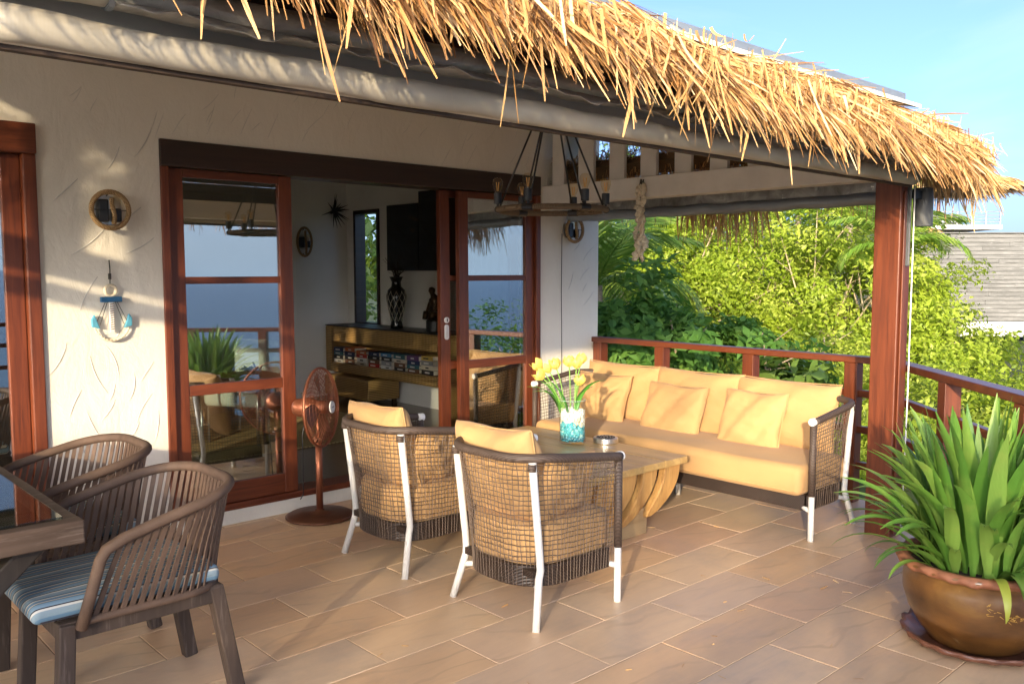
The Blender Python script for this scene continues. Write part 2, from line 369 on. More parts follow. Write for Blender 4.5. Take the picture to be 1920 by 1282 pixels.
for r in range(-11, 8):
    y0 = 2.660 + r*HP; y1 = min(y0+HP, WALL)
    if y0 < -.62 or y1 - y0 < .03: continue
    off = 2.723 if r % 2 else 2.723-.3015
    for k in range(-8, 6):
        x0 = off + k*LP; x1 = x0+LP
        if x1 < -1.5 or x0 > 5.4: continue
        poly = clip45([(x0,y0),(min(x1,5.42),y0),(min(x1,5.42),y1),(x0,y1)])
        if len(poly) < 3: continue
        if x1 <= 5.42 and y1-y0 > HP-.001 and x1-y0 <= 3.06:
            o = bpy.data.objects.new('tile', full); COL.objects.link(o); o.parent = terrace
            o.location = ((x0+x1)/2, (y0+y1)/2, random.uniform(-.0006,.0006)); o.rotation_euler = (random.uniform(-.0015,.0015), random.uniform(-.0015,.0015), math.pi*random.randint(0,1))
        else:
            cx = sum(p[0] for p in poly)/len(poly); cy = sum(p[1] for p in poly)/len(poly)
            pp = [(p[0]-cx, p[1]-cy) for p in poly]; s = [(a*(1-.006/max(.05,abs(a)+.02)) , b*(1-.006/max(.05,abs(b)+.02))) for a, b in pp]
            mb = MB(); prism(mb, s, -.012, 0); o = mb.build('tile', M['tile'], terrace); o.location = (cx, cy, 0)

# ------------------------------------------------------------------ the villa
M['room_paint'] = plain('room_paint', (.80,.79,.75), .8, var=.04, scale=2)
villa = thing('villa', 'white stuccoed villa with the living room behind the sliding doors', 'house')
w = MB()
Y0, Y1 = WALL, WALL+.18
for x0, x1, z0, z1 in [(-1.6,-.35,0,3.3), (-.35,1.228,2.19,3.3), (1.228,1.832,0,3.3), (1.832,4.705,2.181,3.3), (4.705,5.376,0,3.3), (1.832,4.705,0,.082), (-.35,1.228,0,.05)]:
    w.box(x0, x1, Y0, Y1, z0-(.3 if z0 == 0 else 0), z1)
w.build('front_wall', M['plaster'], villa)
w = MB(); w.box(5.27,5.376,Y1,7.76,-.3,3.3); w.box(5.27,5.376,8.24,8.5,-.3,3.3); w.box(5.27,5.376,7.76,8.24,-.3,.87); w.box(5.27,5.376,7.76,8.24,2.12,3.3); w.build('side_wall', M['room_paint'], villa)
w = MB(); w.box(-1.6,5.27,8.4,8.5,-.3,3.3); w.build('back_wall', M['room_paint'], villa)
w = MB(); w.box(-1.6,-1.5,Y1,8.4,-.3,3.3); w.build('end_wall', M['room_paint'], villa)
w = MB(); w.box(-1.5,5.27,Y1,8.4,2.62,2.7); w.build('room_ceiling', M['ceiling'], villa)
t = NT('room_floor'); n = t.noise(t.coord('Object', (1,.15,1)), 9, 5); t.col(t.ramp(n, [(.3, (.09,.055,.03)), (.7, (.18,.11,.06))])).set(Roughness=.22); M['room_floor'] = t.m
w = MB(); w.box(-1.5,5.27,Y1,8.4,-.2,.10); w.build('room_floor', M['room_floor'], villa)
# trowel marks in the stucco: short curved ridges, their shade put into a grey colour
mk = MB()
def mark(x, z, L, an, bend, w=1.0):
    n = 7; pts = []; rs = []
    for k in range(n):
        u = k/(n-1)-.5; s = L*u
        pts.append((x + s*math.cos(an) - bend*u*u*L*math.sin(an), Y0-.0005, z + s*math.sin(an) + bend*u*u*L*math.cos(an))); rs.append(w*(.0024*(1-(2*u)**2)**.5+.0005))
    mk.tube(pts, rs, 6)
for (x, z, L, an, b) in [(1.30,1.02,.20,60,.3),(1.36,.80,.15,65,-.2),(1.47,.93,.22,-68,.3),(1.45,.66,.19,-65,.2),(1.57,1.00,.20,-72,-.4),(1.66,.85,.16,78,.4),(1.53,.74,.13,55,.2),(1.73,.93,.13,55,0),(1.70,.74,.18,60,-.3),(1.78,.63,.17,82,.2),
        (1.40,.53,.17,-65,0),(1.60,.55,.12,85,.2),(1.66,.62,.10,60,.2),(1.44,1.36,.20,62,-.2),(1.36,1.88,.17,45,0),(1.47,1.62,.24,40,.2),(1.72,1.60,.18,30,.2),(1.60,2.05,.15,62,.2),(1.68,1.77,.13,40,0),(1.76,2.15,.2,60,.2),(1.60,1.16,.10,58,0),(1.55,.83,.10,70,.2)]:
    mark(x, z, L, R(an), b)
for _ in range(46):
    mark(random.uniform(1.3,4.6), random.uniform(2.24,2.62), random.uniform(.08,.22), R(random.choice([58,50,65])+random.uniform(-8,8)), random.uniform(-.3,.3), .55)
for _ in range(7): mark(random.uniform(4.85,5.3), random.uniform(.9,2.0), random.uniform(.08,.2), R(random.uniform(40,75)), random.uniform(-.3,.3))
tag(mk.build('trowel_marks', M['plaster_mark_shade'], villa, smooth=True), kind='stuff')

# door frames (fixed parts of the house)
w = MB(); w.box(1.832,4.705,Y0-.016,Y1-.01,2.037,2.181); w.build('door_head', M['darkwood'], villa, bevel=.006)
for x0, x1 in ((1.832,1.877),(4.662,4.705)):
    w = MB(); w.box(x0,x1,Y0-.014,Y1-.012,.082,2.037); w.build('door_jamb', M['redwood'], villa, bevel=.005)
w = MB(); w.box(1.877,4.662,Y0-.01,Y1-.01,.082,.122); w.build('door_sill', M['redwood_x'], villa, bevel=.006)
w = MB(); w.box(-.35,1.228,Y0-.03,Y1-.01,2.043,2.19); w.build('window_head', M['redwood_x'], villa, bevel=.006)
w = MB(); w.box(1.165,1.226,Y0-.018,Y1-.012,.05,2.043); w.build('window_jamb', M['redwood'], villa, bevel=.006)
w = MB(); w.box(-.35,-.29,Y0-.018,Y1-.012,.05,2.043); w.build('window_jamb', M['redwood'], villa, bevel=.006)

# sliding leaves
def leaf(x0, x1, yc, label, group=None, handle=False, rails=True, tilt=.42, zt=2.034):
    th = .042; o = (x0, yc, .124)
    d = thing('sliding_door', label, 'door', o, 0, group); d.rotation_euler.x = R(-tilt)
    W = x1-x0; H = zt-.124; s = .085
    for a, b in ((0,s),(W-s,W)):
        m = MB(); m.box(a,b,-th/2,th/2,0,H); m.build('stile', M['redwood'], d, bevel=.004)
    zs = [(0,.118),(H-.046,H)] + ([(.646,.706),(1.276,1.316)] if rails else [])
    for a, b in zs:
        m = MB(); m.box(s,W-s,-th/2+.003,th/2-.003,a,b); m.build('rail', M['redwood_x'], d, bevel=.004)
    zs = sorted(zs)
    for (a, b), (c, e) in zip(zs[:-1], zs[1:]):
        m = MB(); m.box(s-.006,W-s+.006,-.003,.003,b-.006,c+.006); m.build('pane', M['window'], d)
    if handle:
        h = MB(); h.tube([(s*.55,-th/2-.012,1.0),(s*.55,-th/2+.001,1.0)], .021, 20); hp = h.build('lock', M['white_metal'], d, smooth=False, bevel=.003)
        h = MB(); h.box(s*.55-.004,s*.55+.004,-th/2-.0145,-th/2-.011,.988,1.012); h.build('keyhole', M['black'], hp)
        h = MB(); 
        for k in range(24):
            an = 2*math.pi*k/24; zc = .022 if math.sin(an) > 0 else -.022
        h.ext(*capsule(s*.55, -th/2-.010, .915, .018, .036, .011)); hp = h.build('pull_plate', M['white_metal'], d, bevel=.002)
        h = MB(); h.ext(*capsule(s*.55, -th/2-.0125, .915, .008, .032, .003)); h.build('finger_slot', M['steel'], hp)
    return d
def capsule(x, y, z, r, hz, th):
    n = 12; ring = [(x+r*math.cos(math.pi*k/n), z+hz+r*math.sin(math.pi*k/n)) for k in range(n+1)] + [(x+r*math.cos(math.pi+math.pi*k/n), z-hz+r*math.sin(math.pi+math.pi*k/n)) for k in range(n+1)]
    m = len(ring); v = [(a,y,b) for a,b in ring]+[(a,y+th,b) for a,b in ring]
    return v, [tuple(range(m)), tuple(range(m,2*m))[::-1]] + [(k,k+m,(k+1)%m+m,(k+1)%m) for k in range(m)]
leaf(1.880, 2.625, Y0+.028, 'closed left sliding door leaf with three panes reflecting the sea')
leaf(3.925, 4.660, Y0+.028, 'fixed right sliding door leaf with three panes beside the white wall')
leaf(3.800, 4.560, Y0+.085, 'sliding door leaf with white lock and pull, slid open behind another', handle=True)
leaf(.42, 1.163, Y0+.05, 'dark glazed sliding door at the left edge behind the dining chairs', rails=False, tilt=0, zt=2.04)

# ------------------------------------------------------------------ veranda roof
roof = thing('veranda_roof', 'thatch-edged veranda roof on a painted beam with slatted gable end', 'roof')
XL, XR = -.86, 4.865
m = MB(); m.box(XL,XR,2.043,2.187,1.966,2.12); m.build('front_beam', M['paint_beam'], roof, bevel=.006)
def slope(y): return 2.40+(y-2.2)*.28
m = MB(); m.ext([(XL-.05,2.03,slope(2.03)),(XR+.04,2.03,slope(2.03)),(XR+.04,4.776,slope(4.776)),(XL-.05,4.776,slope(4.776)),(XL-.05,2.03,slope(2.03)+.02),(XR+.04,2.03,slope(2.03)+.02),(XR+.04,4.776,slope(4.776)+.02),(XL-.05,4.776,slope(4.776)+.02)],
      [(0,3,2,1),(4,5,6,7),(0,1,5,4),(1,2,6,5),(2,3,7,6),(3,0,4,7)]); m.build('ceiling_board', M['ceiling'], roof)
for k in range(3):
    z0 = 2.123+k*.078; m = MB(); m.box(XL,XR,2.07+.004*k,2.09+.004*k,z0,z0+.074); m.build('fascia_board', M['fascia'], roof, bevel=.003)
m = MB()
zz = lambda y: slope(y)+.022
m.ext([(XL-.1,2.10,zz(2.1)),(XR,2.10,zz(2.1)),(XR,4.9,zz(4.9)),(XL-.1,4.9,zz(4.9)),(XL-.1,2.10,zz(2.1)+.042),(XR,2.10,zz(2.1)+.042),(XR,4.9,zz(4.9)+.03),(XL-.1,4.9,zz(4.9)+.03)],
      [(0,3,2,1),(4,5,6,7),(0,1,5,4),(1,2,6,5),(2,3,7,6),(3,0,4,7)]); m.build('metal_roof_sheet', M['galv'], roof)
for X in (XL, 4.727):
    m = MB(); m.box(X,X+.13,2.19,WALL-.002,1.968,2.11); m.build('end_beam', M['paint_beam'], roof, bevel=.005)
    for y0, y1 in ((4.285,4.433),(3.996,4.133),(3.716,3.853),(3.432,3.565),(3.157,3.288),(2.885,3.012),(2.62,2.745),(2.36,2.48),(4.58,4.70)):
        if X < 0: y0 -= .075; y1 -= .075
        m = MB(); m.box(X+.035,X+.065,y0,y1,2.112,slope((y0+y1)/2)-.025); m.build('gable_slat', M['paint_beam'], roof, bevel=.003)

# thatch fringe
def ribbons(P0, D, L, W, droop, tint, seg=4, wob=.02):
    """P0 (n,3) roots, D (n,3) unit directions, L lengths, W widths, droop metres at tip"""
    n = len(P0); s = np.linspace(0, 1, seg+1)
    side = np.cross(D, rng.normal(size=(n,3))); side /= np.linalg.norm(side, axis=1)[:,None]+1e-9
    bend = rng.normal(size=(n,3))*wob
    P = P0[:,None,:] + D[:,None,:]*(L[:,None]*s)[:,:,None] + bend[:,None,:]*(s*s)[None,:,None]
    P[:,:,2] -= droop[:,None]*(s**2)[None,:]
    wid = W[:,None]*np.where(s > .8, .45, 1.0)[None,:]
    A = P + side[:,None,:]*wid[:,:,None]*.5; B = P - side[:,None,:]*wid[:,:,None]*.5
    V = np.stack([A, B], 2).reshape(-1, 3)
    base = (np.arange(n)*(seg+1)*2)[:,None] + (np.arange(seg)*2)[None,:]
    F = np.stack([base, base+1, base+3, base+2], -1).reshape(-1, 4)
    return V, F, np.repeat(tint, (seg+1)*2)
def unit(a): return a/np.linalg.norm(a, axis=1)[:,None]
class Soup:
    def __init__(s): s.V = []; s.F = []; s.T = []; s.n = 0
    def add(s, V, F, T): s.V.append(V); s.F.append(F+s.n); s.T.append(T); s.n += len(V)
    def build(s, name, mat, parent=None): return npmesh(name, np.concatenate(s.V), np.concatenate(s.F), mat, parent, uvfac=np.concatenate(s.T))
def eave(soup, n, lo, hi, along, out, base, rise, depth, lift=0, grade=0):
    """straws along an eave: 'along' and 'out' are unit plan vectors, base the top inner point"""
    along = np.array(along, float); out = np.array(out, float); base = np.array(base, float)
    a = rng.uniform(lo, hi, n); s = rng.beta(1.1, 1.0, n)
    lump = .022*np.sin(a*9+1)+.018*np.sin(a*23+s*4)+.02*np.sin(a*4.1)
    P = base + along*a[:,None] + out*(s*depth)[:,None]; P[:,2] += grade*(a-lo) - s*rise + rng.normal(0,.014,n) + lump*(.25+.75*s) + .02*np.sin(s*3.1) + lift*(1-np.clip(a/4.6,0,1))*s
    dx = rng.normal(.75,.5,n)*(1.15-.5*s) + .25*np.sin(a*3.3+.6)
    D = unit(out[None,:]*1.0 + along[None,:]*dx[:,None] + np.array([0,0,1])*(-.32-.42*s+rng.normal(0,.20,n))[:,None])
    L = rng.uniform(.12,.32,n)*(1-.25*(lift > 0)*(1-np.clip(a/4.6,0,1))); W = rng.choice([.0032,.0042,.0055,.0075,.0100],n,p=[.25,.3,.22,.15,.08])
    droop = rng.uniform(.0,.05,n)+.13*s*s*rng.uniform(.2,1.0,n)
    t = np.clip(rng.normal(.56,.27,n), 0, 1); soup.add(*ribbons(P, D, L, W, droop, t))
def hang(soup, n, lo, hi, along, out, base, lmin, lmax, tilt=.16, lift=0):
    along = np.array(along, float); out = np.array(out, float); base = np.array(base, float)
    c = rng.uniform(lo, hi, max(1, n//3)); a = np.clip(np.repeat(c, 3)[:n] + rng.normal(0,.035,min(n, len(c)*3)), lo, hi); n = len(a)
    P = base + along*a[:,None] + out*rng.uniform(-.08,.06,n)[:,None]; P[:,2] += rng.normal(0,.03,n) + lift*(1-np.clip(a/4.6,0,1))
    D = unit(out[None,:]*rng.normal(.12,.12,n)[:,None] + along[None,:]*rng.normal(.02,tilt,n)[:,None] + np.array([0,0,-1.])[None,:])
    L = lmin + (lmax-lmin)*rng.beta(1.0,2.6,n); soup.add(*ribbons(P, D, L, rng.uniform(.004,.011,n), rng.uniform(0,.02,n), np.clip(rng.normal(.68,.16,n),0,1), seg=5, wob=.03))
th = Soup()
eave(th, 19000, -.95, 4.72, (1,0,0), (0,-1,0), (0,2.075,2.265), .12, .32, lift=.14)
hang(th, 1250, .2, 4.85, (1,0,0), (0,-1,0), (0,1.66,2.10), .04, .19, lift=.15)
hang(th, 90, .7, 3.6, (1,0,0), (0,-1,0), (0,1.66,2.11), .20, .42, .35, lift=.13)
eave(th, 2600, 2.1, 4.74, (0,1,0), (-1,0,0), (-.80,0,2.72), .26, .36)  # unseen left-end fringe, added to cut the sun patch on the wall
# a few stray straws standing up
n = 46; P = np.stack([rng.uniform(2.2,5.2,n), rng.uniform(1.80,2.04,n), np.zeros(n)], -1); P[:,2] = 2.245-.36*(2.04-P[:,1])
th.add(*ribbons(P, unit(np.stack([rng.normal(.25,.5,n), rng.normal(-.2,.4,n), np.abs(rng.normal(.6,.5,n))], -1)), rng.uniform(.05,.17,n), rng.uniform(.003,.007,n), np.zeros(n), rng.uniform(.5,1,n)))
# right-hand end and the corner
eave(th, 4600, 2.15, 4.74, (0,1,0), (1,0,0), (4.78,0,2.33), .18, .34)
eave(th, 5600, 2.15, 4.74, (0,1,0), (1,0,0), (4.86,0,2.42), .40, .26, grade=.28)
hang(th, 380, 1.9, 4.7, (0,1,0), (1,0,0), (5.14,0,2.12), .06, .22)
hang(th, 260, 3.12, 3.80, (0,1,0), (1,0,0), (5.18,0,2.10), .30, .52, .08)
n = 3400; an = rng.uniform(0, math.pi/2, n); s = rng.beta(1.3,1.0,n); od = np.stack([np.sin(an), -np.cos(an), np.zeros(n)], -1)
P = np.array([4.66,2.075,2.275]) + od*(s*.31)[:,None]; P[:,2] += -s*.18+rng.normal(0,.016,n)+.04*np.sin(s*3.1)
th.add(*ribbons(P, unit(od+rng.normal(0,.22,(n,3))+np.array([0,0,-.42])), rng.uniform(.08,.22,n), rng.uniform(.003,.008,n), rng.uniform(.02,.16,n), np.clip(rng.normal(.74,.2,n),0,1)))
n = 230; an = rng.uniform(0, math.pi/2, n); od = np.stack([np.sin(an), -np.cos(an), np.zeros(n)], -1); P = np.array([4.68,2.09,2.10]) + od*.42
th.add(*ribbons(P, unit(od*.15+rng.normal(0,.12,(n,3))+np.array([0,0,-1])), .08+.32*rng.beta(1,2.2,n), rng.uniform(.004,.010,n), np.zeros(n), np.clip(rng.normal(.7,.15,n),0,1), seg=5, wob=.04))
tag(th.build('thatch_fringe', M['thatch'], roof), kind='stuff')
# batten core that carries the straw
M['batten'] = plain('batten', (.12,.07,.03), .9)
m = MB(); m.bar((XL,1.90,2.185),(4.78,1.90,2.185),.20,.03,up=(0,-.4,1)); m.bar((4.95,2.2,2.22),(4.95,4.74,2.22),.18,.05,up=(.4,0,1)); m.build('thatch_batten', M['batten'], roof)

# corner posts
def post(x, label):
    p = thing('veranda_post', label, 'post', (x+.069, 2.115, 0))
    m = MB(); m.box(-.069,.069,-.072,.072,0,1.964); m.build('shaft', M['redwood'], p, bevel=.006)
    return p
cp = post(4.727, 'square red-brown timber post carrying the thatched roof corner')
m = MB(); m.box(-.045,-.020,-.084,-.0745,.02,1.9); m.build('guide_channel', M['redwood'], cp, bevel=.003)
m = MB(); m.box(-.006,.006,-.096,-.0745,1.5,1.95); m.build('steel_guide', M['pipe'], cp, bevel=.003)
m = MB(); m.tube([(.02,-.104,1.93),(.017,-.106,1.4),(.010,-.11,.75),(.004,-.106,.08)], .004, 8); m.build('pull_cord', M['white_plastic'], cp, smooth=True)
post(XL, 'timber post at the far left end of the veranda roof')
dp = thing('drain_pipe', 'short dark grey drain pipe hanging beside the post under the thatch', 'pipe', (5.0,2.04,1.72))
m = MB(); m.lathe([(.05,0),(.053,0),(.053,.21),(.05,.21),(.05,0)], 24); m.build('pipe', M['pipe'], dp, smooth=True, bevel=.001)
m = MB(); m.bar((-.16,.0,.17),(-.045,0,.17),.03,.05); m.build('bracket', M['black'], dp, bevel=.003)

# rolled blinds under the eave
t = NT('tarp'); n = t.noise(t.coord('Object', (.5,1,1)), 9, 5, .6, .8); t.col(t.ramp(n, [(.3, (.16,.15,.13)), (.55, (.36,.34,.30)), (.75, (.55,.53,.48))])).set(Roughness=.3, Metallic=.25); t.bump(n, .5, .02); M['tarp'] = t.m
t = NT('canvas'); w_ = t.n('TexWave', wave_type='BANDS', bands_direction='X', Scale=42, Distortion=.2); t.l(t.coord(), w_.inputs[0]); n = t.noise(t.coord('Object', (.4,1,1)), 5, 5)
t.col(t.mix(t.math('MULTIPLY', w_.outputs['Fac'], .25), t.ramp(n, [(.3, (.34,.31,.25)), (.7, (.54,.50,.42))]), (.45,.40,.30))).set(Roughness=.5); M['canvas'] = t.m
def roll(name, label, a, b, r, mat, ecc=1.0, seed=0, n=14, flap=None):
    o = thing(name, label, 'blind', a); a = Vector(a); b = Vector(b); d = b-a
    k = 60; rr = random.Random(seed); m = MB()
    pts = [d*(i/k)+Vector((0,0,.003*math.sin(i*.7+seed)+rr.uniform(-.0015,.0015))) for i in range(k+1)]
    m.tube(pts, [r*(1+.04*math.sin(i*.9+seed)) for i in range(k+1)], n); m.build('roll', mat, o, smooth=True)
    dn = d.normalized(); m = MB(); m.tube([-dn*.006, Vector((0,0,0))+dn*.004], r*1.05, n); m.build('end_cap', M['galv'], o); m = MB(); m.tube([d-dn*.004, d+dn*.006], r*1.05, n); m.build('end_cap', M['galv'], o)
    return o, d
br, d = roll('rolled_blind', 'long cream rolled-up outdoor blind, lowest along the front eave', (.42,1.985,1.965), (4.72,1.985,1.965), .037, M['canvas'], seed=1)
m = MB(); m.bar((0,.02,-.042), d+Vector((0,.02,-.042)), .022, .012); m.build('bottom_rail', M['fascia'], br, bevel=.002)
br, d = roll('rolled_blind', 'silvery tarpaulin blind rolled up just above the cream blind', (.66,1.965,2.065), (4.72,1.965,2.065), .040, M['tarp'], seed=2)
# loose wavy hem of the tarpaulin
m = MB(); k = 120; v = []; f = []
for i in range(k+1):
    x = d.x*i/k; wv = .010*math.sin(i*.55)+.007*math.sin(i*1.7+1)
    for q in range(4):
        v.append((x, -.030-.012*q+.5*wv, -.026-.0075*q+wv*(q/3)-.002*math.sin(i*.9)))
for i in range(k):
    for q in range(3): f.append((i*4+q, (i+1)*4+q, (i+1)*4+q+1, i*4+q+1))
hm = m.ext(v, f).build('hem', M['tarp'], br, smooth=True); sm = hm.modifiers.new('solid', 'SOLIDIFY'); sm.thickness = .0025
roll('rolled_blind', 'short cream blind roll at the top left corner above the left door', (-.8,1.965,2.075), (.655,1.965,2.075), .048, M['canvas'], seed=3)
roll('rolled_blind', 'grey blind roll at the far left end of the front eave', (-.8,1.985,1.968), (.405,1.985,1.968), .034, M['tarp'], seed=4)
br, d = roll('rolled_blind', 'grey metallic blind rolled up under the slatted gable beam', (4.985,2.22,1.885), (4.985,4.72,1.885), .036, M['galv'], seed=5)
m = MB(); m.box(.01,.016,0,2.5,.03,.115); m.build('valance', M['tarp'], br)
br, d = roll('rolled_blind', 'blind rolled up under the gable beam at the far left end', (-.84,2.22,1.89), (-.84,4.72,1.89), .05, M['galv'], seed=6)

# ------------------------------------------------------------------ railings
def railing(label, a, b, posts, zt=.936, mats=('redwood_y',), extend=(0,0)):
    o = thing('wooden_railing', label, 'railing', (a[0],a[1],0)); A = Vector((a[0],a[1],0)); B = Vector((b[0],b[1],0)); d = (B-A).normalized(); L = (B-A).length
    an = math.atan2(d.y, d.x)-math.pi/2; xf = Matrix.Rotation(an, 3, 'Z')
    m = MB(); m.box(-.046,.046,-extend[0],L+extend[1],zt-.042,zt); m.build('top_rail', M['redwood_y'], o, bevel=.005, xf=xf)
    for z in (.70,.47,.24):
        m = MB(); m.box(-.022,.022,0,L,z-.022,z+.022); m.build('rail', M['redwood_y'], o, bevel=.004, xf=xf)
    for s in posts:
        m = MB(); m.box(-.043,.043,s-.043,s+.043,0,zt-.042); m.build('baluster_post', M['redwood'], o, bevel=.004, xf=xf)
    return o
railing('red-brown timber railing behind the sofa, running out from the white wall', (5.34,4.772), (5.34,2.40), (.06,.687,1.457,2.20), extend=(0,.03))
c0 = Vector((5.34,2.37)); c1 = Vector((2.44,-.53))
railing('timber railing running diagonally behind the potted plant', (5.325,2.335), (2.50,-.49), (.80,1.55,2.30,3.05,3.80), extend=(.02,.02))
railing('timber railing along the front edge of the terrace', (2.44,-.53), (-1.55,-.53), (.05,.85,1.65,2.45,3.25,3.95))

# ------------------------------------------------------------------ cushions
def pillow_mesh(name, w, h, t, seed=0, n=22, pinch=.06, wr=.010):
    """a stuffed square cushion in its own xz plane, thickness along y"""
    r = np.random.default_rng(seed); V = []; F = []
    ph = r.uniform(0, 6, 6)
    def P(u, v, sgn):
        e = (1-abs(u)**2.6)*(1-abs(v)**2.6); y = sgn*t*.5*max(e, 0)**.42
        x = u*w/2*(1-pinch*(1-v*v)*abs(u)**3); z = v*h/2*(1-pinch*(1-u*u)*abs(v)**3)
        k = wr*(math.sin(5*u+3*v+ph[0])+.7*math.sin(9*v-4*u+ph[1])+.5*math.sin(13*u+7*v+ph[2]))*max(e,0)**.5
        cr = .55*wr*math.sin(22*math.atan2(v,u)+ph[3])*((u*u+v*v)/2)*max(e,0)**.3 - .022*t/.15*math.exp(-((u-.15*math.sin(ph[2]))/.30)**2)*max(0,v)**2*max(e,0)**.4*sgn
        return (x+.006*math.sin(4*v+ph[4])*abs(u), y+k+cr, z+.006*math.sin(4*u+ph[5])*abs(v))
    g = [math.sin(math.pi/2*(2*i/n-1)) for i in range(n+1)]
    for sgn in (1, -1):
        for a in g:
            for b in g: V.append(P(a, b, sgn))
    N = n+1
    for s in range(2):
        for a in range(n):
            for b in range(n):
                q = [s*N*N+a*N+b, s*N*N+(a+1)*N+b, s*N*N+(a+1)*N+b+1, s*N*N+a*N+b+1]; F.append(q if s else q[::-1])
    me = bpy.data.meshes.new(name); me.from_pydata(V, [], F); me.update()
    import bmesh
    bm = bmesh.new(); bm.from_mesh(me); bmesh.ops.remove_doubles(bm, verts=bm.verts, dist=.0008); bm.to_mesh(me); bm.free()
    return me
def pillow(name, label, w, h, t, loc, rot, seed, mat='ochre', cat='cushion', group=None):
    o = link(name, pillow_mesh(name, w, h, t, seed), M[mat], smooth=True, sub=1); o.location = loc; o.rotation_euler = rot
    tag(o, label, cat, group); 
    # stitched seam round the edge
    pts = []
    for k in range(48):
        a = 2*math.pi*k/48; c, s = math.cos(a), math.sin(a); q = max(abs(c), abs(s)); u, v = c/q, s/q
        pts.append((u*w/2*(1-.05*(1-v*v)*abs(u)**3), 0, v*h/2*(1-.05*(1-u*u)*abs(v)**3)))
    m = MB(); m.tube(pts, .0035, 6, closed=True); m.build('seam', M[mat], o, smooth=True)
    return o
def slabcushion(name, label, x0, x1, y0, y1, z0, z1, mat='ochre_seat', bev=.045, group=None, puff=.012):
    c = ((x0+x1)/2, (y0+y1)/2, z0); m = MB(); nx, ny = 12, max(8, int((y1-y0)/.12))
    V = []; F = []
    for s, z in ((0, 0), (1, z1-z0)):
        for i in range(nx+1):
            for j in range(ny+1):
                u, v = 2*i/nx-1, 2*j/ny-1
                V.append((u*(x1-x0)/2, v*(y1-y0)/2, z+s*puff*(1-u**4)*(1-v**4)+s*.003*math.sin(7*v+5*u)))
    N = (nx+1)*(ny+1)
    for i in range(nx):
        for j in range(ny):
            q = (i*(ny+1)+j, (i+1)*(ny+1)+j, (i+1)*(ny+1)+j+1, i*(ny+1)+j+1); F.append(q[::-1]); F.append(tuple(k+N for k in q))
    per = [(i,0) for i in range(nx)]+[(nx,j) for j in range(ny)]+[(i,ny) for i in range(nx,0,-1)]+[(0,j) for j in range(ny,0,-1)]
    ids = [i*(ny+1)+j for i, j in per]
    for k in range(len(ids)): a, b = ids[k], ids[(k+1) % len(ids)]; F.append((a, b, b+N, a+N))
    o = m.ext(V, F).build(name, M[mat], smooth=True, bevel=bev, seg=5); o.location = c; tag(o, label, 'cushion', group)
    m = MB(); e = .012; X, Yh = (x1-x0)/2-e*.2, (y1-y0)/2-e*.2
    m.tube([(-X+.03,-Yh,.03),(X-.03,-Yh,.03),(X,-Yh+.03,.03),(X,Yh-.03,.03),(X-.03,Yh,.03),(-X+.03,Yh,.03),(-X,Yh-.03,.03),(-X,-Yh+.03,.03)], .003, 6, closed=True); m.build('seam', M[mat], o, smooth=True)
    return o

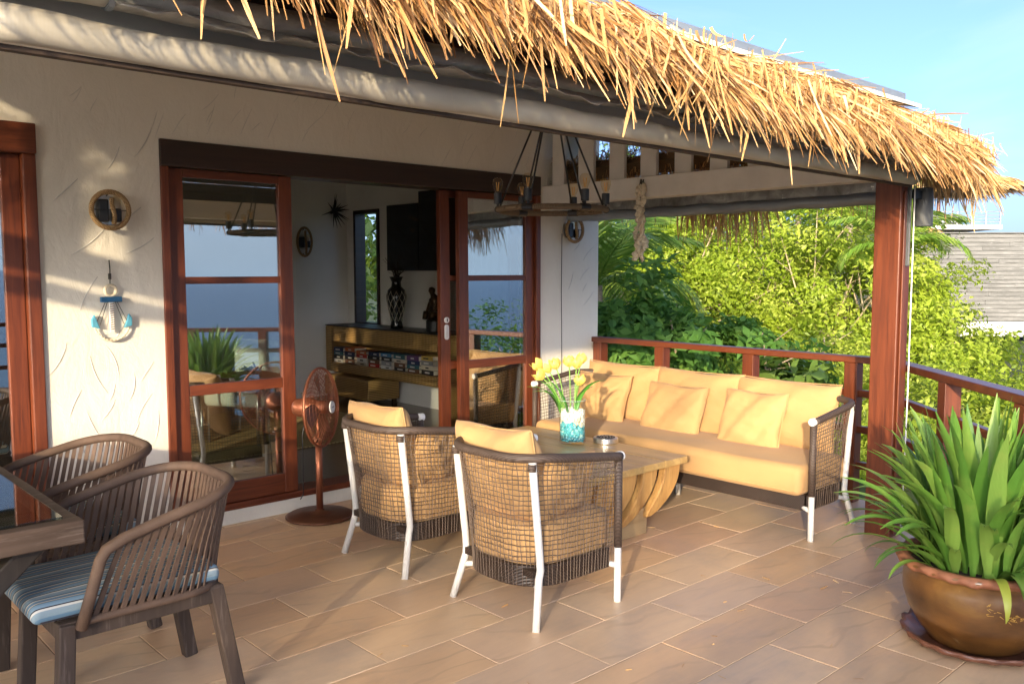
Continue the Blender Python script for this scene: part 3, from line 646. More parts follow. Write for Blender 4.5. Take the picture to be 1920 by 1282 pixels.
# ------------------------------------------------------------------ wicker seats (armchairs and sofa)
def upath(hw, xf, xb, r, n):
    """plan path: front right -> round the back -> front left, n+1 points evenly spaced"""
    pts = [(xf,-hw),(xb+r,-hw)]
    for k in range(1, 9): a = -math.pi/2 - math.pi/2*k/8; pts.append((xb+r+r*math.cos(a), -hw+r+r*math.sin(a)))
    for k in range(0, 9): a = math.pi - math.pi/2*k/8; pts.append((xb+r+r*math.cos(a), hw-r+r*math.sin(a)))
    pts.append((xf,hw)); P = np.array(pts); d = np.r_[0, np.cumsum(np.linalg.norm(np.diff(P, axis=0), axis=1))]
    s = np.linspace(0, d[-1], n+1); return np.stack([np.interp(s, d, P[:,0]), np.interp(s, d, P[:,1])], -1)
def wicker_seat(name, label, cat, hw, cell, loc, rz, group=None, cross=True):
    o = thing(name, label, cat, loc, rz, group)
    xf, xb, r = .49, -.075, .20
    per = 2*(xf-xb)+2*hw; n = int(per/cell)
    top = upath(hw+.015, xf, xb, r, n); bot = upath(hw-.02, xf-.01, xb+.055, r, n)
    zt = lambda x: .715-.055*max(0, (x-.05))/.44
    rim = [(p[0], p[1], zt(p[0])) for p in top]
    m = MB(); m.tube(rim[::2] if n % 2 == 0 else rim, .0195, 10); m.build('rim', M['rope_brown'], o, smooth=True)
    rr = random.Random(5)
    def pt(i, t):
        a, b = bot[i], top[i]; k = t**1.5; x = a[0]+(b[0]-a[0])*k; y = a[1]+(b[1]-a[1])*k
        return Vector((x, y, .16+(zt(b[0])-.16)*t))
    net = MB(); rows = int(.50/cell)
    tz = [ .16 + .80*((j+.5)/rows)**.95 for j in range(rows)]
    for i in range(n+1):
        if i % 2 and False: continue
        w_ = rr.uniform(-.25,.25)*cell; pts = []
        for j in range(8):
            t_ = j/7; p = pt(i, t_); q = pt(min(i+1, n) if w_ > 0 else max(i-1, 0), t_); p = p.lerp(q, abs(w_)/cell*math.sin(t_*9+i)); pts.append(p)
        # knotted pairs near the rim
        if i % 2: pts[-1] = pt(max(i-1,0), 1).lerp(pt(i,1), .35)
        net.tube(pts, .0021, 4, cap=False)
    for t_ in tz:
        ph = rr.uniform(0,6); net.tube([pt(i, t_+.005*math.sin(i*.45+ph)+.0025*math.sin(i*1.9+ph*2)) for i in range(n+1)], .0021, 4, cap=False)
    tag(net.build('net', M['string'], o), kind='stuff')
    band = upath(hw-.022, xf-.02, xb+.055, r, 70)
    m = MB(); m.wall([tuple(p) for p in band], .155, .245, -.03); m.bar((xf-.035,-hw+.03,.20),(xf-.035,hw-.03,.20),.03,.09); m.build('base_band', M['rattan_dark'], o, bevel=.006)
    m = MB(); m.box(xb+.09,xf-.05,-hw+.05,hw-.05,.205,.235); m.build('seat_deck', M['rattan_dark'], o)
    for s in (-1, 1):
        y = s*(hw+.005)
        m = MB(); m.tube([(xf,y,0),(xf,y,.25)], .0165, 12); fl = m.build('leg', M['white_metal'], o, smooth=True, bevel=.002)
        m = MB(); m.tube([(xf,y,.25),(xf,y,zt(xf)-.012)], .0185, 12); m.build('wrapping', M['rope_brown'], fl, smooth=True)
        m = MB(); m.tube([(xf-.015,y,zt(xf)),(xf+.022,y,zt(xf)-.001)], .0215, 14); m.build('rim_cap', M['white_plastic'], o, bevel=.004)
        yr = s*(hw-.03)
        m = MB(); m.tube([(-.015,s*hw+.0,0),(.035,yr-.004*s,.20),(.04,yr,.24),(.035,yr,.30),(-.012,yr+.004*s,.70)], .0165, 12); rl = m.build('leg', M['white_metal'], o, smooth=True)
        m = MB(); m.tube([(-.016,yr+.004*s,.664),(-.014,yr+.004*s,.694)], .0185, 12); m.build('lashing', M['rope_brown'], rl, smooth=True)
        m = MB(); m.tube([(.03,yr,.15),(.10,yr-.10*s,.165)], .013, 10); m.build('stretcher', M['white_metal'], o, smooth=True); m = MB(); m.tube([(xf,y,.165),(xf-.05,y-.10*s,.175)], .013, 10); m.build('stretcher', M['white_metal'], o, smooth=True)
    if False: m = MB(); m.tube([(.03,-hw+.03,.16),(.03,hw-.03,.16)], .013, 10); m.build('stretcher', M['white_metal'], o, smooth=True)
    return o
wicker_seat('armchair', 'netted armchair with white legs, nearest, in the centre foreground', 'armchair', .27, .024, (2.437,2.745,0), 0, 'netted armchairs at the coffee table')
wicker_seat('armchair', 'netted armchair with white legs, beside the copper fan', 'armchair', .27, .024, (2.405,3.612,0), 0, 'netted armchairs at the coffee table')
so = wicker_seat('sofa', 'three-seat netted sofa with white legs against the back railing', 'sofa', 1.075, .027, (4.853,3.395,0), math.pi)
for y in (-.02,):
    m = MB(); m.tube([(.20,y,0),(.20,y,.17)], .0165, 12); m.build('leg', M['white_metal'], so, smooth=True)
slabcushion('seat_cushion', 'long ochre seat cushion lying along the whole sofa', 4.315,4.86,2.36,4.44,.238,.405)
for k, (y0, y1, lab) in enumerate(((3.765,4.46,'ochre back cushion at the end of the sofa nearest the white wall'), (3.12,3.80,'ochre back cushion in the middle of the sofa'), (2.455,3.15,'ochre back cushion at the sofa end nearest the post'))):
    pillow('back_cushion', lab, y1-y0+.02, .43, .17, (4.905-.004*k,(y0+y1)/2,.585), (R(12), 0, R(90)), 10+k, group='sofa back cushions')
for k, (yc, w_, zc, rz, lab) in enumerate(((4.17,.47,.548,4,'ochre throw pillow catching the shadow of the tulips'), (3.525,.50,.530,-3,'ochre throw pillow leaning in the middle of the sofa seat'), (2.925,.43,.545,2,'ochre throw pillow on the sofa nearest the timber post'))):
    pillow('throw_pillow', lab, w_, .37, .13, (4.735,yc,zc+.005), (R(20), 0, R(90+rz)), 20+k, cat='pillow', group='sofa throw pillows')
for k, (cy, cx, lab) in enumerate(((2.745,2.437,'nearest armchair'), (3.612,2.405,'armchair beside the fan'))):
    m = MB(); prism(m, [tuple(p) for p in upath(.238,.485,-.005,.17,40)], 0, .185)
    sc0 = m.build('seat_cushion', M['ochre_seat'], smooth=True, bevel=.04, seg=4); sc0.location = (cx,cy,.238); tag(sc0, 'thick ochre seat cushion inside the netted '+lab, 'cushion', 'armchair seat cushions')
    m = MB(); m.tube([(p[0],p[1],.035) for p in upath(.2385,.482,-.006,.17,60)], .003, 6); m.build('seam', M['ochre_seat'], sc0)
    pillow('back_cushion', 'large ochre cushion leaning out over the rim of the '+lab, .55, .44, .20, (cx+.115,cy+.075,.585), (R(-13), R(3), R(90-5)), 30+k, group='armchair back cushions')
    pillow('throw_pillow', 'small ochre pillow sitting in the corner of the '+lab, .36, .29, .11, (cx+.27,cy-.155,.545), (R(14), R(5), R(10)), 40+k, cat='pillow', group='armchair pillows')

# ------------------------------------------------------------------ coffee table and what stands on it
TZ = .425
ct = thing('coffee_table', 'low rustic plank table with curved slab legs between chairs and sofa', 'table', (3.58,3.56,0))
yy = [2.915,3.10,3.27,3.46,3.64,3.84,4.03,4.235]
xs = [3.10,3.30,3.47,3.68,3.86,4.06]
for k in range(len(xs)-1):
    m = MB(); m.box(xs[k]+.001,xs[k+1]-.001,2.915+.004*(k % 2),4.235-.004*((k+1) % 2),TZ-.040,TZ-.001*(k % 2)); m.build('top_plank', M['tablewood'], ct, origin=ct.location, bevel=.004)
def slab(x, w, ys, lean, z0=.075, tk=.05):
    m = MB(); n = 10; V = []; F = []
    for i in range(n+1):
        t_ = i/n; z = TZ-.042-(TZ-.042-z0)*t_; xo = x-lean*t_**2.0; hw = w/2*(1.0-.50*t_**3)*(1+.06*math.sin(5*t_+x*9)); yo = ys+.05*t_*t_
        if i == n: hw *= .55
        for dy in (0, tk): V += [(xo-hw, yo+dy, z), (xo+hw, yo+dy, z)]
    for i in range(n):
        a = i*4; b = a+4
        F += [(a,a+1,b+1,b), (a+3,a+2,b+2,b+3), (a+1,a+3,b+3,b+1), (a+2,a,b,b+2)]
    F += [(1,0,2,3), (n*4,n*4+1,n*4+3,n*4+2)]
    return m.ext(V, F).build('slab_leg', M['slabwood'], ct, origin=ct.location, bevel=.006)
for x, w_ in ((3.24,.125),(3.41,.135),(3.58,.125),(3.765,.12),(3.965,.145)): slab(x, w_, 2.945, .16+random.uniform(-.02,.02), .07+random.uniform(0,.03))
for x, w_ in ((3.25,.17),(3.47,.17),(3.69,.17),(3.91,.17)): slab(x, w_, 4.13, .12)
m = MB(); m.box(3.22,3.83,3.02,4.10,0,.15); m.build('base_block', M['blockwood'], ct, origin=ct.location, bevel=.006)
m = MB(); m.box(3.36,3.74,3.2,4.0,.152,TZ-.043); m.build('core', M['leg_dark'], ct, origin=ct.location)  # dark colour stands in for shade in the gaps between slab legs

VX, VY = 3.865, 3.632; VT = TZ
va = thing('glass_vase', 'clear glass cylinder vase filled with white and turquoise pebbles', 'vase', (VX,VY,VT))
m = MB(); m.lathe([(.0,.001),(.079,.001),(.081,.004),(.081,.262),(.0795,.264),(.078,.262),(.078,.008),(.0,.008)], 40); m.build('glass', M['vaseglass'], va, smooth=True)
m = MB(); m.tube([(.0797*math.cos(a), .0797*math.sin(a), .262) for a in [2*math.pi*k/40 for k in range(40)]], .0018, 6, closed=True); m.build('lip', plain('lip', (.35,.5,.42), .1), va, smooth=True)
def pebbles(n, rmax, z0f, z1f, size, seed):
    g = np.random.default_rng(seed); phi = (1+5**.5)/2
    iv = np.array([(-1,phi,0),(1,phi,0),(-1,-phi,0),(1,-phi,0),(0,-1,phi),(0,1,phi),(0,-1,-phi),(0,1,-phi),(phi,0,-1),(phi,0,1),(-phi,0,-1),(-phi,0,1)])/1.902
    fc = np.array([(0,11,5),(0,5,1),(0,1,7),(0,7,10),(0,10,11),(1,5,9),(5,11,4),(11,10,2),(10,7,6),(7,1,8),(3,9,4),(3,4,2),(3,2,6),(3,6,8),(3,8,9),(4,9,5),(2,4,11),(6,2,10),(8,6,7),(9,8,1)])
    V = []; F = []; T = []
    for k in range(n):
        a = g.uniform(0, 2*math.pi); rad = rmax*(1-.14*g.uniform()**2) if g.uniform() < .75 else rmax*g.uniform()**.5
        z = g.uniform(z0f(a), z1f(a)); s = size*g.uniform(.6,1.25,3); q = iv*s + np.array([rad*math.cos(a), rad*math.sin(a), z]); rr = np.hypot(q[:,0], q[:,1]); lim = .0772
        sc = np.minimum(1, lim/np.maximum(rr, 1e-6)); q[:,0] *= sc; q[:,1] *= sc
        V.append(q); F.append(fc+12*k); T.append(np.full(12, g.uniform()))
    return np.concatenate(V), np.concatenate(F), np.concatenate(T)
def tinted(name, stops, rough=.6):
    t = NT(name); t.col(t.ramp(t.n('Attribute', attribute_name='tint').outputs['Fac'], stops)).set(Roughness=rough); return t.m
M['peb_blue'] = tinted('peb_blue', [(0, (.05,.32,.40)), (.55, (.12,.48,.55)), (1, (.48,.68,.66))])
M['peb_white'] = tinted('peb_white', [(0, (.60,.54,.40)), (.5, (.78,.74,.62)), (1, (.84,.82,.76))])
lv = lambda a: .118+.018*math.sin(2*a+1)+.01*math.sin(5*a)
m = MB(); m.lathe([(0,.012),(.062,.012),(.062,.10),(0,.104)], 24); m.build('blue_core', M['peb_blue'], va); m = MB(); m.lathe([(0,.106),(.060,.106),(.060,.186),(0,.19)], 24); m.build('white_core', M['peb_white'], va)
V, F, T = pebbles(700, .071, lambda a: .014, lv, .0088, 3); tag(npmesh('turquoise_pebbles', V, F, M['peb_blue'], va, uvfac=T), kind='stuff')
V, F, T = pebbles(480, .070, lambda a: lv(a)+.004, lambda a: .20+.008*math.sin(3*a), .0105, 4); tag(npmesh('white_pebbles', V, F, M['peb_white'], va, uvfac=T), kind='stuff')
M['stem'] = plain('stem', (.18,.36,.06), .45); M['tuleaf'] = leafmat('tuleaf', [(0, (.06,.24,.03)), (1, (.13,.36,.05))], .35, .3, (.2,.5,.05), attr=False)
t = NT('petal'); t.col((.86,.72,.20)).set(Roughness=.5); tr = t.n('BsdfTranslucent'); tr.inputs[0].default_value = (.9,.72,.15,1); mx = t.n('MixShader'); mx.inputs[0].default_value = .3
t.l(t.p.outputs[0], mx.inputs[1]); t.l(tr.outputs[0], mx.inputs[2]); t.l(mx.outputs[0], t.out.inputs[0]); M['petal'] = t.m
def petal_mesh(op):
    V = []; F = []; nu, nv = 6, 4
    for i in range(nu+1):
        t_ = i/nu; rad = .004+.021*math.sin(min(1, t_*1.25)*math.pi*.55)*(1+op*.35*t_)-.010*(1-op)*max(0, t_-.6)/.4; z = .047*t_; hw = .0185*math.sin(math.pi*min(.97, t_*.86+.10))**.8
        for j in range(nv+1):
            s = 2*j/nv-1; V.append((rad-.004*s*s*(1-op*.5), hw*s, z-.002*s*s))
    for i in range(nu):
        for j in range(nv): a = i*(nv+1)+j; F.append((a, a+1, a+nv+2, a+nv+1))
    me = bpy.data.meshes.new('petal'); me.from_pydata(V, [], F); me.update(); me.materials.append(M['petal']); me.polygons.foreach_set('use_smooth', [True]*len(F)); return me
PET = [petal_mesh(.05), petal_mesh(.45), petal_mesh(.9)]
def straplen(L, w, n=9, curl=.15, fold=.25):
    V = []; F = []
    for i in range(n+1):
        t_ = i/n; hw = w*(math.sin(math.pi*min(1, .14+t_*.86)**.85)**.8 if t_ < 1 else .02); a = curl*t_*t_*1.6
        x = L*(t_*math.sin(a*.6)); z = L*t_*math.cos(a*.6)
        V += [(x+fold*hw, -hw, z), (x, 0, z), (x+fold*hw, hw, z)]
    for i in range(n):
        for k in (0, 1): F.append((i*3+k, i*3+k+1, i*3+k+4, i*3+k+3))
    return V, F
tul = [((-.145,.134,.452),2,'topmost on the left, tipped outward'), ((-.135,.120,.392),2,'drooping lowest on the left over the sofa arm'), ((-.075,.066,.452),1,'left of the tall middle pair'), ((-.016,.016,.466),1,'darker yellow, standing in the middle'),
       ((.035,-.030,.484),0,'closed, tallest, at the right'), ((.012,-.018,.458),1,'just left of the tallest closed bud'), ((.026,-.024,.352),1,'low in front on the right'), ((-.10,.10,.43),2,'behind the two drooping on the left')]
for k, (p, op, lab) in enumerate(tul):
    o = thing('tulip', 'yellow tulip in the glass vase, '+lab, 'tulip', (VX,VY,VT), 0, 'yellow tulips in the vase')
    p = Vector(p); b = Vector((p.x*.22+random.uniform(-.02,.02), p.y*.22+random.uniform(-.02,.02), .10)); mid = b.lerp(p, .55)+Vector((-p.x*.25,-p.y*.25,.035))
    pts = [b.lerp(mid, s).lerp(mid.lerp(p, s), s) for s in [i/8 for i in range(9)]]
    m = MB(); m.tube(pts, .0034, 7); m.build('stem', M['stem'], o, smooth=True)
    d = (pts[-1]-pts[-3]).normalized(); q = d.to_track_quat('Z', 'X')
    for e in range(6):
        ob = bpy.data.objects.new('petal', PET[op]); COL.objects.link(ob); ob.parent = o; ob.location = p
        ob.rotation_euler = (q @ Euler((0, R(-4 if e % 2 else 6), R(60*e+k*13))).to_quaternion()).to_euler(); ob.scale = (1.42,)*3 if e % 2 else (1.28,)*3
    if k not in (5, 7):
        L = random.uniform(.24,.31); V, F = straplen(L, random.uniform(.022,.030), curl=random.uniform(.3,.8)); m = MB().ext(V, F); ob = m.build('leaf', M['tuleaf'], o, smooth=True)
        ob.location = (b.x*1.3, b.y*1.3, .15); an = math.atan2(p.y, p.x)+random.uniform(-.7,.7); ob.rotation_euler = Euler((0, R(random.uniform(4,20)), an)); s_ = ob.modifiers.new('s', 'SOLIDIFY'); s_.thickness = .0012
tin = thing('tin_ashtray', 'round brushed-metal tin with pierced black lid beside the vase', 'tin', (4.005,3.485,TZ))
m = MB(); m.lathe([(0,0),(.070,0),(.076,.003),(.076,.030),(.072,.034),(.060,.034),(.0,.033)], 36); m.build('can', M['steel'], tin, smooth=False, bevel=.001)
m = MB(); m.disc(.058, .0352, 36); lid = m.build('lid', M['blackmatte'], tin)
m = MB()
for k in range(26):
    a = k*2.4; r_ = .052*math.sqrt((k+.5)/26); m.tube([(r_*math.cos(a), r_*math.sin(a), .0355),(r_*math.cos(a)+.006, r_*math.sin(a)+.004, .0362)], .0017, 5)
m.build('pierced_pattern', M['steel'], lid)
m = MB(); m.lathe([(0,.0),(.083,.0),(.083,.002),(0,.002)], 32); 

# ------------------------------------------------------------------ pedestal fan
fan = thing('pedestal_fan', 'copper pedestal fan on a round base in the doorway', 'fan', (2.640,4.555,0))
m = MB(); m.lathe([(0,.003),(.195,.003),(.203,.008),(.203,.014),(.185,.024),(.10,.034),(.03,.040),(.026,.05),(0,.05)], 44); m.build('base', M['copper_dark'], fan, smooth=True)
m = MB(); m.tube([(0,0,.04),(0,0,.47)], .0205, 16); pl = m.build('pole', M['copper'], fan, smooth=True)
m = MB(); m.tube([(0,0,.44),(0,0,.62)], .013, 12); m.build('inner_pole', M['copper'], pl, smooth=True)
m = MB(); m.tube([(0,0,.455),(0,0,.485)], .026, 14); m.tube([(-.02,-.02,.47),(-.045,-.035,.47)], .008, 8); m.build('collar', M['copper_dark'], pl, smooth=True)
H_ = Vector((.0,.0,.665)); nrm = Vector((.58,-.81,.05)).normalized(); q = nrm.to_track_quat('Z', 'Y')
def fx(p): return H_ + q @ Vector(p)
m = MB(); m.tube([fx((0,0,-.085+z)) for z in (-.075,-.07,-.05,0,.05,.085)], [.0,.035,.052,.058,.055,.04], 20); mo = m.build('motor', M['copper'], fan, smooth=True)
m = MB(); m.tube([fx((0,.055,-.09)),fx((0,.085,-.09))], .006, 8); m.tube([fx((0,.085,-.09)),fx((0,.092,-.09))], .013, 10); m.build('swing_knob', M['black'], mo)
m = MB(); m.tube([(-.07,.03,.60),(-.085,.04,.50),(-.08,.05,.30),(-.075,.06,.14),(-.09,.07,.11)], .0035, 6); m.build('cable', M['black'], fan, smooth=True)
cg = MB(); RC = .233; prof = lambda r: .055*(1-(r/RC)**2.2)
for s in (1, -1):
    for k in range(9):
        r_ = .05+(RC-.05)*k/8; cg.tube([fx((r_*math.cos(a), r_*math.sin(a), .02+s*(.012+prof(r_)))) for a in [2*math.pi*i/40 for i in range(40)]], .0011, 4, closed=True)
    for k in range(44):
        a = 2*math.pi*k/44; cg.tube([fx((r_*math.cos(a+.5*(r_/RC)), r_*math.sin(a+.5*(r_/RC)), .02+s*(.012+prof(r_)))) for r_ in [.045+(RC-.045)*i/6 for i in range(7)]], .0011, 4, cap=False)
cg.tube([fx((RC*math.cos(a), RC*math.sin(a), .02)) for a in [2*math.pi*i/48 for i in range(48)]], .0075, 8, closed=True)
tag(cg.build('cage', M['copper'], fan, smooth=True), kind='stuff')
m = MB(); m.tube([fx((0,0,.084)),fx((0,0,.093))], .036, 24); bd = m.build('badge', M['white_metal'], fan, bevel=.002)
m = MB(); 
for dx in (-.014,-.005,.004,.012): m.bar(fx((dx,-.006,.0937)), fx((dx+.003,.006,.0937)), .0022, .0012)
m.build('badge_print', M['black'], bd)
for k in range(4):
    V = []; F = []
    for i in range(6):
        r_ = .045+.16*i/5; wd = .42*(1-.25*i/5)
        for j in range(5):
            a = (j/4-.5)*wd*2+k*math.pi/2+.25*i/5; V.append(fx((r_*math.cos(a), r_*math.sin(a), .02+.028*(j/4-.5))))
    for i in range(5):
        for j in range(4): a = i*5+j; F.append((a,a+1,a+6,a+5))
    MB().ext(V, F).build('blade', M['copper_dark'], fan, smooth=True)
m = MB(); m.tube([fx((0,0,-.01)),fx((0,0,.05))], .04, 20); m.build('hub', M['copper'], fan, smooth=True)
m = MB(); m.tube([(0,0,.60),(0,0,.665)], .022, 12); m.tube([fx((0,0,-.09)),(0,0,.60)], .02, 10); m.build('neck', M['copper_dark'], fan, smooth=True)

# ------------------------------------------------------------------ dining table and chairs
dt = thing('dining_table', 'weathered timber dining table with a glass inset at the left edge', 'table', (0,3.5,0))
DZ = .75; o3 = dt.location; dx0, dx1, dy0, dy1 = -.95, .78, 2.69, 4.35; b_ = .058
def rough_bar(a, b, w, h, seed, mat, name):
    m = MB(); a = Vector(a); b = Vector(b); n = 16; rr = random.Random(seed); V = []; F = []
    d = (b-a).normalized(); x = d.cross(Vector((0,0,1))).normalized()
    for i in range(n+1):
        p = a.lerp(b, i/n)
        for sx, sz in ((-1,-1),(1,-1),(1,-.1),(1,1),(-1,1),(-1,-.1)):
            V.append(p + x*(sx*w/2+rr.uniform(-.003,.003)) + Vector((0,0,sz*h/2 + (rr.uniform(-.003,.002) if sz < 1 else rr.uniform(-.0015,.0005)))))
    for i in range(n):
        for k in range(6): l = (k+1) % 6; F.append((i*6+k, i*6+l, (i+1)*6+l, (i+1)*6+k))
    F += [(5,4,3,2,1,0), tuple(n*6+k for k in range(6))]
    return m.ext(V, F).build(name, M[mat], dt, origin=o3, bevel=.004)
rough_bar((dx0,dy0+b_/2,DZ-.034),(dx1,dy0+b_/2,DZ-.034),b_,.068,1,'weathered','top_frame')
rough_bar((dx1-b_/2,dy0+b_+.002,DZ-.034),(dx1-b_/2,dy1,DZ-.034),b_,.064,2,'weathered','top_frame')
rough_bar((dx0,dy1-b_/2,DZ-.034),(dx1-b_-.002,dy1-b_/2,DZ-.034),b_,.064,3,'weathered','top_frame')
m = MB(); m.box(dx0,dx1-b_+.012,dy0+b_-.012,dy1-b_,DZ+.001,DZ+.009); m.build('glass_top', M['tableglass'], dt, origin=o3, bevel=.001)
m = MB(); 
for k in range(6): m.box(dx0,dx1-b_-.003,dy0+b_+.005+k*.255,dy0+b_+.25+k*.255,DZ-.055,DZ-.03)
m.build('under_boards', M['leg_dark'], dt, origin=o3)
for y in (2.86,4.15):
    m = MB(); m.bar((.70,y,DZ-.07),(-.02,y,0.02),.06,.085,up=(0,1,0)); m.build('leg', M['leg_dark'], dt, origin=o3, bevel=.006)
    m = MB(); m.bar((-.02,y+.062,DZ-.07),(.62,y+.062,0.02),.06,.085,up=(0,1,0)); m.build('leg', M['leg_dark'], dt, origin=o3, bevel=.006)

def dining_chair(loc, rz, label):
    o = thing('dining_chair', label, 'chair', loc, rz, 'strap-backed dining chairs')
    N = 46; top = upath(.285,.22,-.225,.20,N); bot = upath(.235,.30,-.165,.15,N)
    zt = lambda x: .745-.10*((x+.225)/.445)**1.3
    T = [Vector((p[0],p[1],zt(p[0]))) for p in top]; B = [Vector((p[0],p[1],.405)) for p in bot]
    loop = [Vector((.31,-.235,.385)), Vector((.285,-.265,.50)), Vector((.262,-.283,.60)), Vector((.245,-.285,.628))] + T[1:-1] + [Vector((.245,.285,.628)), Vector((.262,.283,.60)), Vector((.285,.265,.50)), Vector((.31,.235,.385))]
    m = MB(); m.tube(loop, .0185, 10); m.build('rim', M['strap'], o, smooth=True)
    m = MB(); m.tube(B, .014, 8); m.build('lower_rail', M['strap'], o, smooth=True)
    for i in range(1, N):
        a, b = B[i], T[i]; tan = (T[min(i+1,N)]-T[i-1]); m = MB()
        if i < 4 or i > N-4:
            pass
        nrm_ = tan.cross(b-a).normalized(); mid = a.lerp(b, .5)+nrm_*.004
        m.bar(a, mid, .0165, .005, up=nrm_); m.bar(mid, b, .0165, .005, up=nrm_); m.build('strap', M['strap'], o)
    for s in (-1, 1):
        m = MB(); m.bar((.345,s*.205,.40),(.37,s*.215,0),.05,.05,up=(0,1,0)); m.build('leg', M['weathered_z'], o, bevel=.006)
        m = MB(); m.bar((-.13,s*.195,.40),(-.20,s*.205,0),.05,.048,up=(0,1,0)); m.build('leg', M['weathered_z'], o, bevel=.006)
        m = MB(); m.bar((-.15,s*.20,.375),(.37,s*.20,.375),.035,.06); m.build('seat_rail', M['weathered_z'], o, bevel=.005)
    for x in (-.12,.35): m = MB(); m.bar((x,-.182,.372),(x,.182,.372),.035,.055); m.build('seat_rail', M['weathered_z'], o, bevel=.005)
    m = MB(); m.box(-.15,.36,-.183,.183,.402,.414); m.build('seat_board', M['weathered_z'], o)
    return o
for y, lab, cl in ((3.035,'brown strap-backed dining chair nearest the camera','nearer'), (3.80,'brown strap-backed dining chair closer to the white wall','farther')):
    dining_chair((1.10,y,0), math.pi, lab)
    c = slabcushion('seat_pad', 'blue striped seat pad on the %s dining chair' % cl, .66,1.245,y-.222,y+.222,.416,.478, mat='stripe', bev=.024, puff=.01, group='striped seat pads')

# ------------------------------------------------------------------ things on the wall
M['bulb'] = glass('bulb', (.99,.93,.80), .03); M['filament'] = plain('filament', (.75,.42,.10), .4)
def rope_lamp(name, label, c, rx=.092, rz_=.092, group='rope wall lamps', out=(0,-1,0), depth=.06):
    o = thing(name, label, 'lamp', c, 0, group)
    m = MB(); m.lathe([(0,0),(.075,0),(.078,.008),(0,.010)], 28); m.build('back_plate', M['steel'], o, xf=Matrix.Rotation(R(90), 3, 'X'))
    n = 72; m = MB(); m.tube([(rx*math.cos(a), -depth, rz_*math.sin(a)) for a in [2*math.pi*k/n for k in range(n)]], [.0125*(1+.10*(k % 2)) for k in range(n)], 8, closed=True)
    m.tube([(.012+.006*math.sin(k*.4), -depth-.008, -rz_+.02+k*(2*rz_-.05)/14) for k in range(15)], [.0115*(1+.1*(k % 2)) for k in range(15)], 8); m.build('rope', M['rope_tan'], o, smooth=True)
    m = MB(); m.box(-.058,-.003,-.055,-.012,-.062,.055); m.box(.024,.060,-.055,-.012,-.060,.01); m.build('lamp_holder', M['black'], o, bevel=.008)
    m = MB(); m.lathe([(.012,0),(.016,.012),(.021,.03),(.021,.052),(.013,.066),(0,.069)], 16, c=(.041,-.036,.01)); m.build('bulb', M['bulb'], o, smooth=True)
    m = MB(); m.tube([(-rx,-depth,0),(rx,-depth,0)], .0025, 6); m.tube([(0,-depth,rz_),(0,-.004,rz_*.8)], .004, 6); m.tube([(0,-depth,-rz_),(0,-.004,-rz_*.8)], .004, 6); m.build('crossbar', M['black'], o)
    return o
rope_lamp('wall_lamp', 'round rope-rimmed wall lamp on the stucco left of the door', (1.551,WALL-.001,1.785))
rope_lamp('wall_lamp', 'rope-rimmed wall lamp on the right wall behind the chandelier', (5.03,WALL-.001,1.79))
rope_lamp('wall_lamp', 'dark oval lamp on the inner wall beside the door leaf', (4.72,8.399,1.775), .085, .15, depth=.04)
rope_lamp('wall_lamp', 'oval lamp seen through the glass at the left edge', (1.90,8.399,1.72), .10, .16, depth=.04)
# hanging anchor
M['blue_paint'] = plain('blue_paint', (.015,.10,.22), .6, var=.3, scale=30); M['fluke'] = plain('fluke', (.08,.30,.42), .6, var=.2); M['cord'] = plain('cord', (.05,.045,.035), .9); M['shell'] = plain('shell', (.66,.58,.43), .5, var=.2, scale=30)
an = thing('anchor_ornament', 'small blue and white wooden anchor hanging on the sunlit stucco', 'ornament', (1.551,WALL-.012,1.10))
m = MB(); m.tube([(0,0,.43),(.002,-.003,.38),(.0,-.002,.29)], .0032, 6); m.tube([(0,-.002,.36),(0,-.002,.33)], .008, 8); m.build('hanging_cord', M['cord'], an, smooth=True)
m = MB(); m.tube([(.028*math.cos(a), -.008, .272+.028*math.sin(a)) for a in [2*math.pi*k/24 for k in range(24)]], .008, 8, closed=True); m.build('ring', M['shell'], an, smooth=True)
m = MB(); m.box(-.052,.052,-.024,.0,.212,.240); m.build('stock', M['blue_paint'], an, bevel=.003)
m = MB(); m.box(-.010,.012,-.016,-.004,.055,.211); sh = m.build('shank', M['white_plastic'], an, bevel=.002)
m = MB(); 
for k in range(12): m.tube([(-.009,-.0175,.07+k*.0118),(.011,-.0175,.073+k*.0118)], .0022, 5)
m.build('shank_lashing', M['rope_tan'], sh)
m = MB(); m.tube([(.088*math.cos(a), -.010, .10+.088*math.sin(a)) for a in [R(182+k*14.5) for k in range(13)]], [.004+.004*math.sin(math.pi*k/12) for k in range(13)], 8); m.build('arm', M['shell'], an, smooth=True)
for s in (-1, 1):
    m = MB(); m.ext([(s*.06,-.02,.075),(s*.10,-.02,.085),(s*.102,-.02,.125),(s*.086,-.02,.150),(s*.06,0,.075),(s*.10,0,.085),(s*.102,0,.125),(s*.086,0,.150)], [(0,1,2,3),(7,6,5,4),(0,4,5,1),(1,5,6,2),(2,6,7,3),(3,7,4,0)]); m.build('fluke', M['fluke'], an, bevel=.004)
    m = MB(); m.tube([(s*.03,-.012,.212),(s*.085,-.014,.09)], .0018, 5); m.tube([(s*.02,-.012,.212),(s*.06,-.014,.095)], .0018, 5); m.build('stay_cord', M['cord'], an)
m = MB()
for k in range(9): a = R(215+k*12); m.lathe([(.0,0),(.006,.002),(.004,.006),(0,.007)], 8, c=(.086*math.cos(a), -.020, .098+.088*math.sin(a)))
m.build('shell_row', M['shell'], an, smooth=True)
so_ = thing('wall_socket', 'beige double wall socket high on the right wall behind the chandelier', 'socket', (4.838,WALL,2.145))
m = MB(); m.box(-.066,.066,-.012,-.0005,-.038,.038); sp = m.build('plate', M['paint_beam'], so_, bevel=.004)
m = MB()
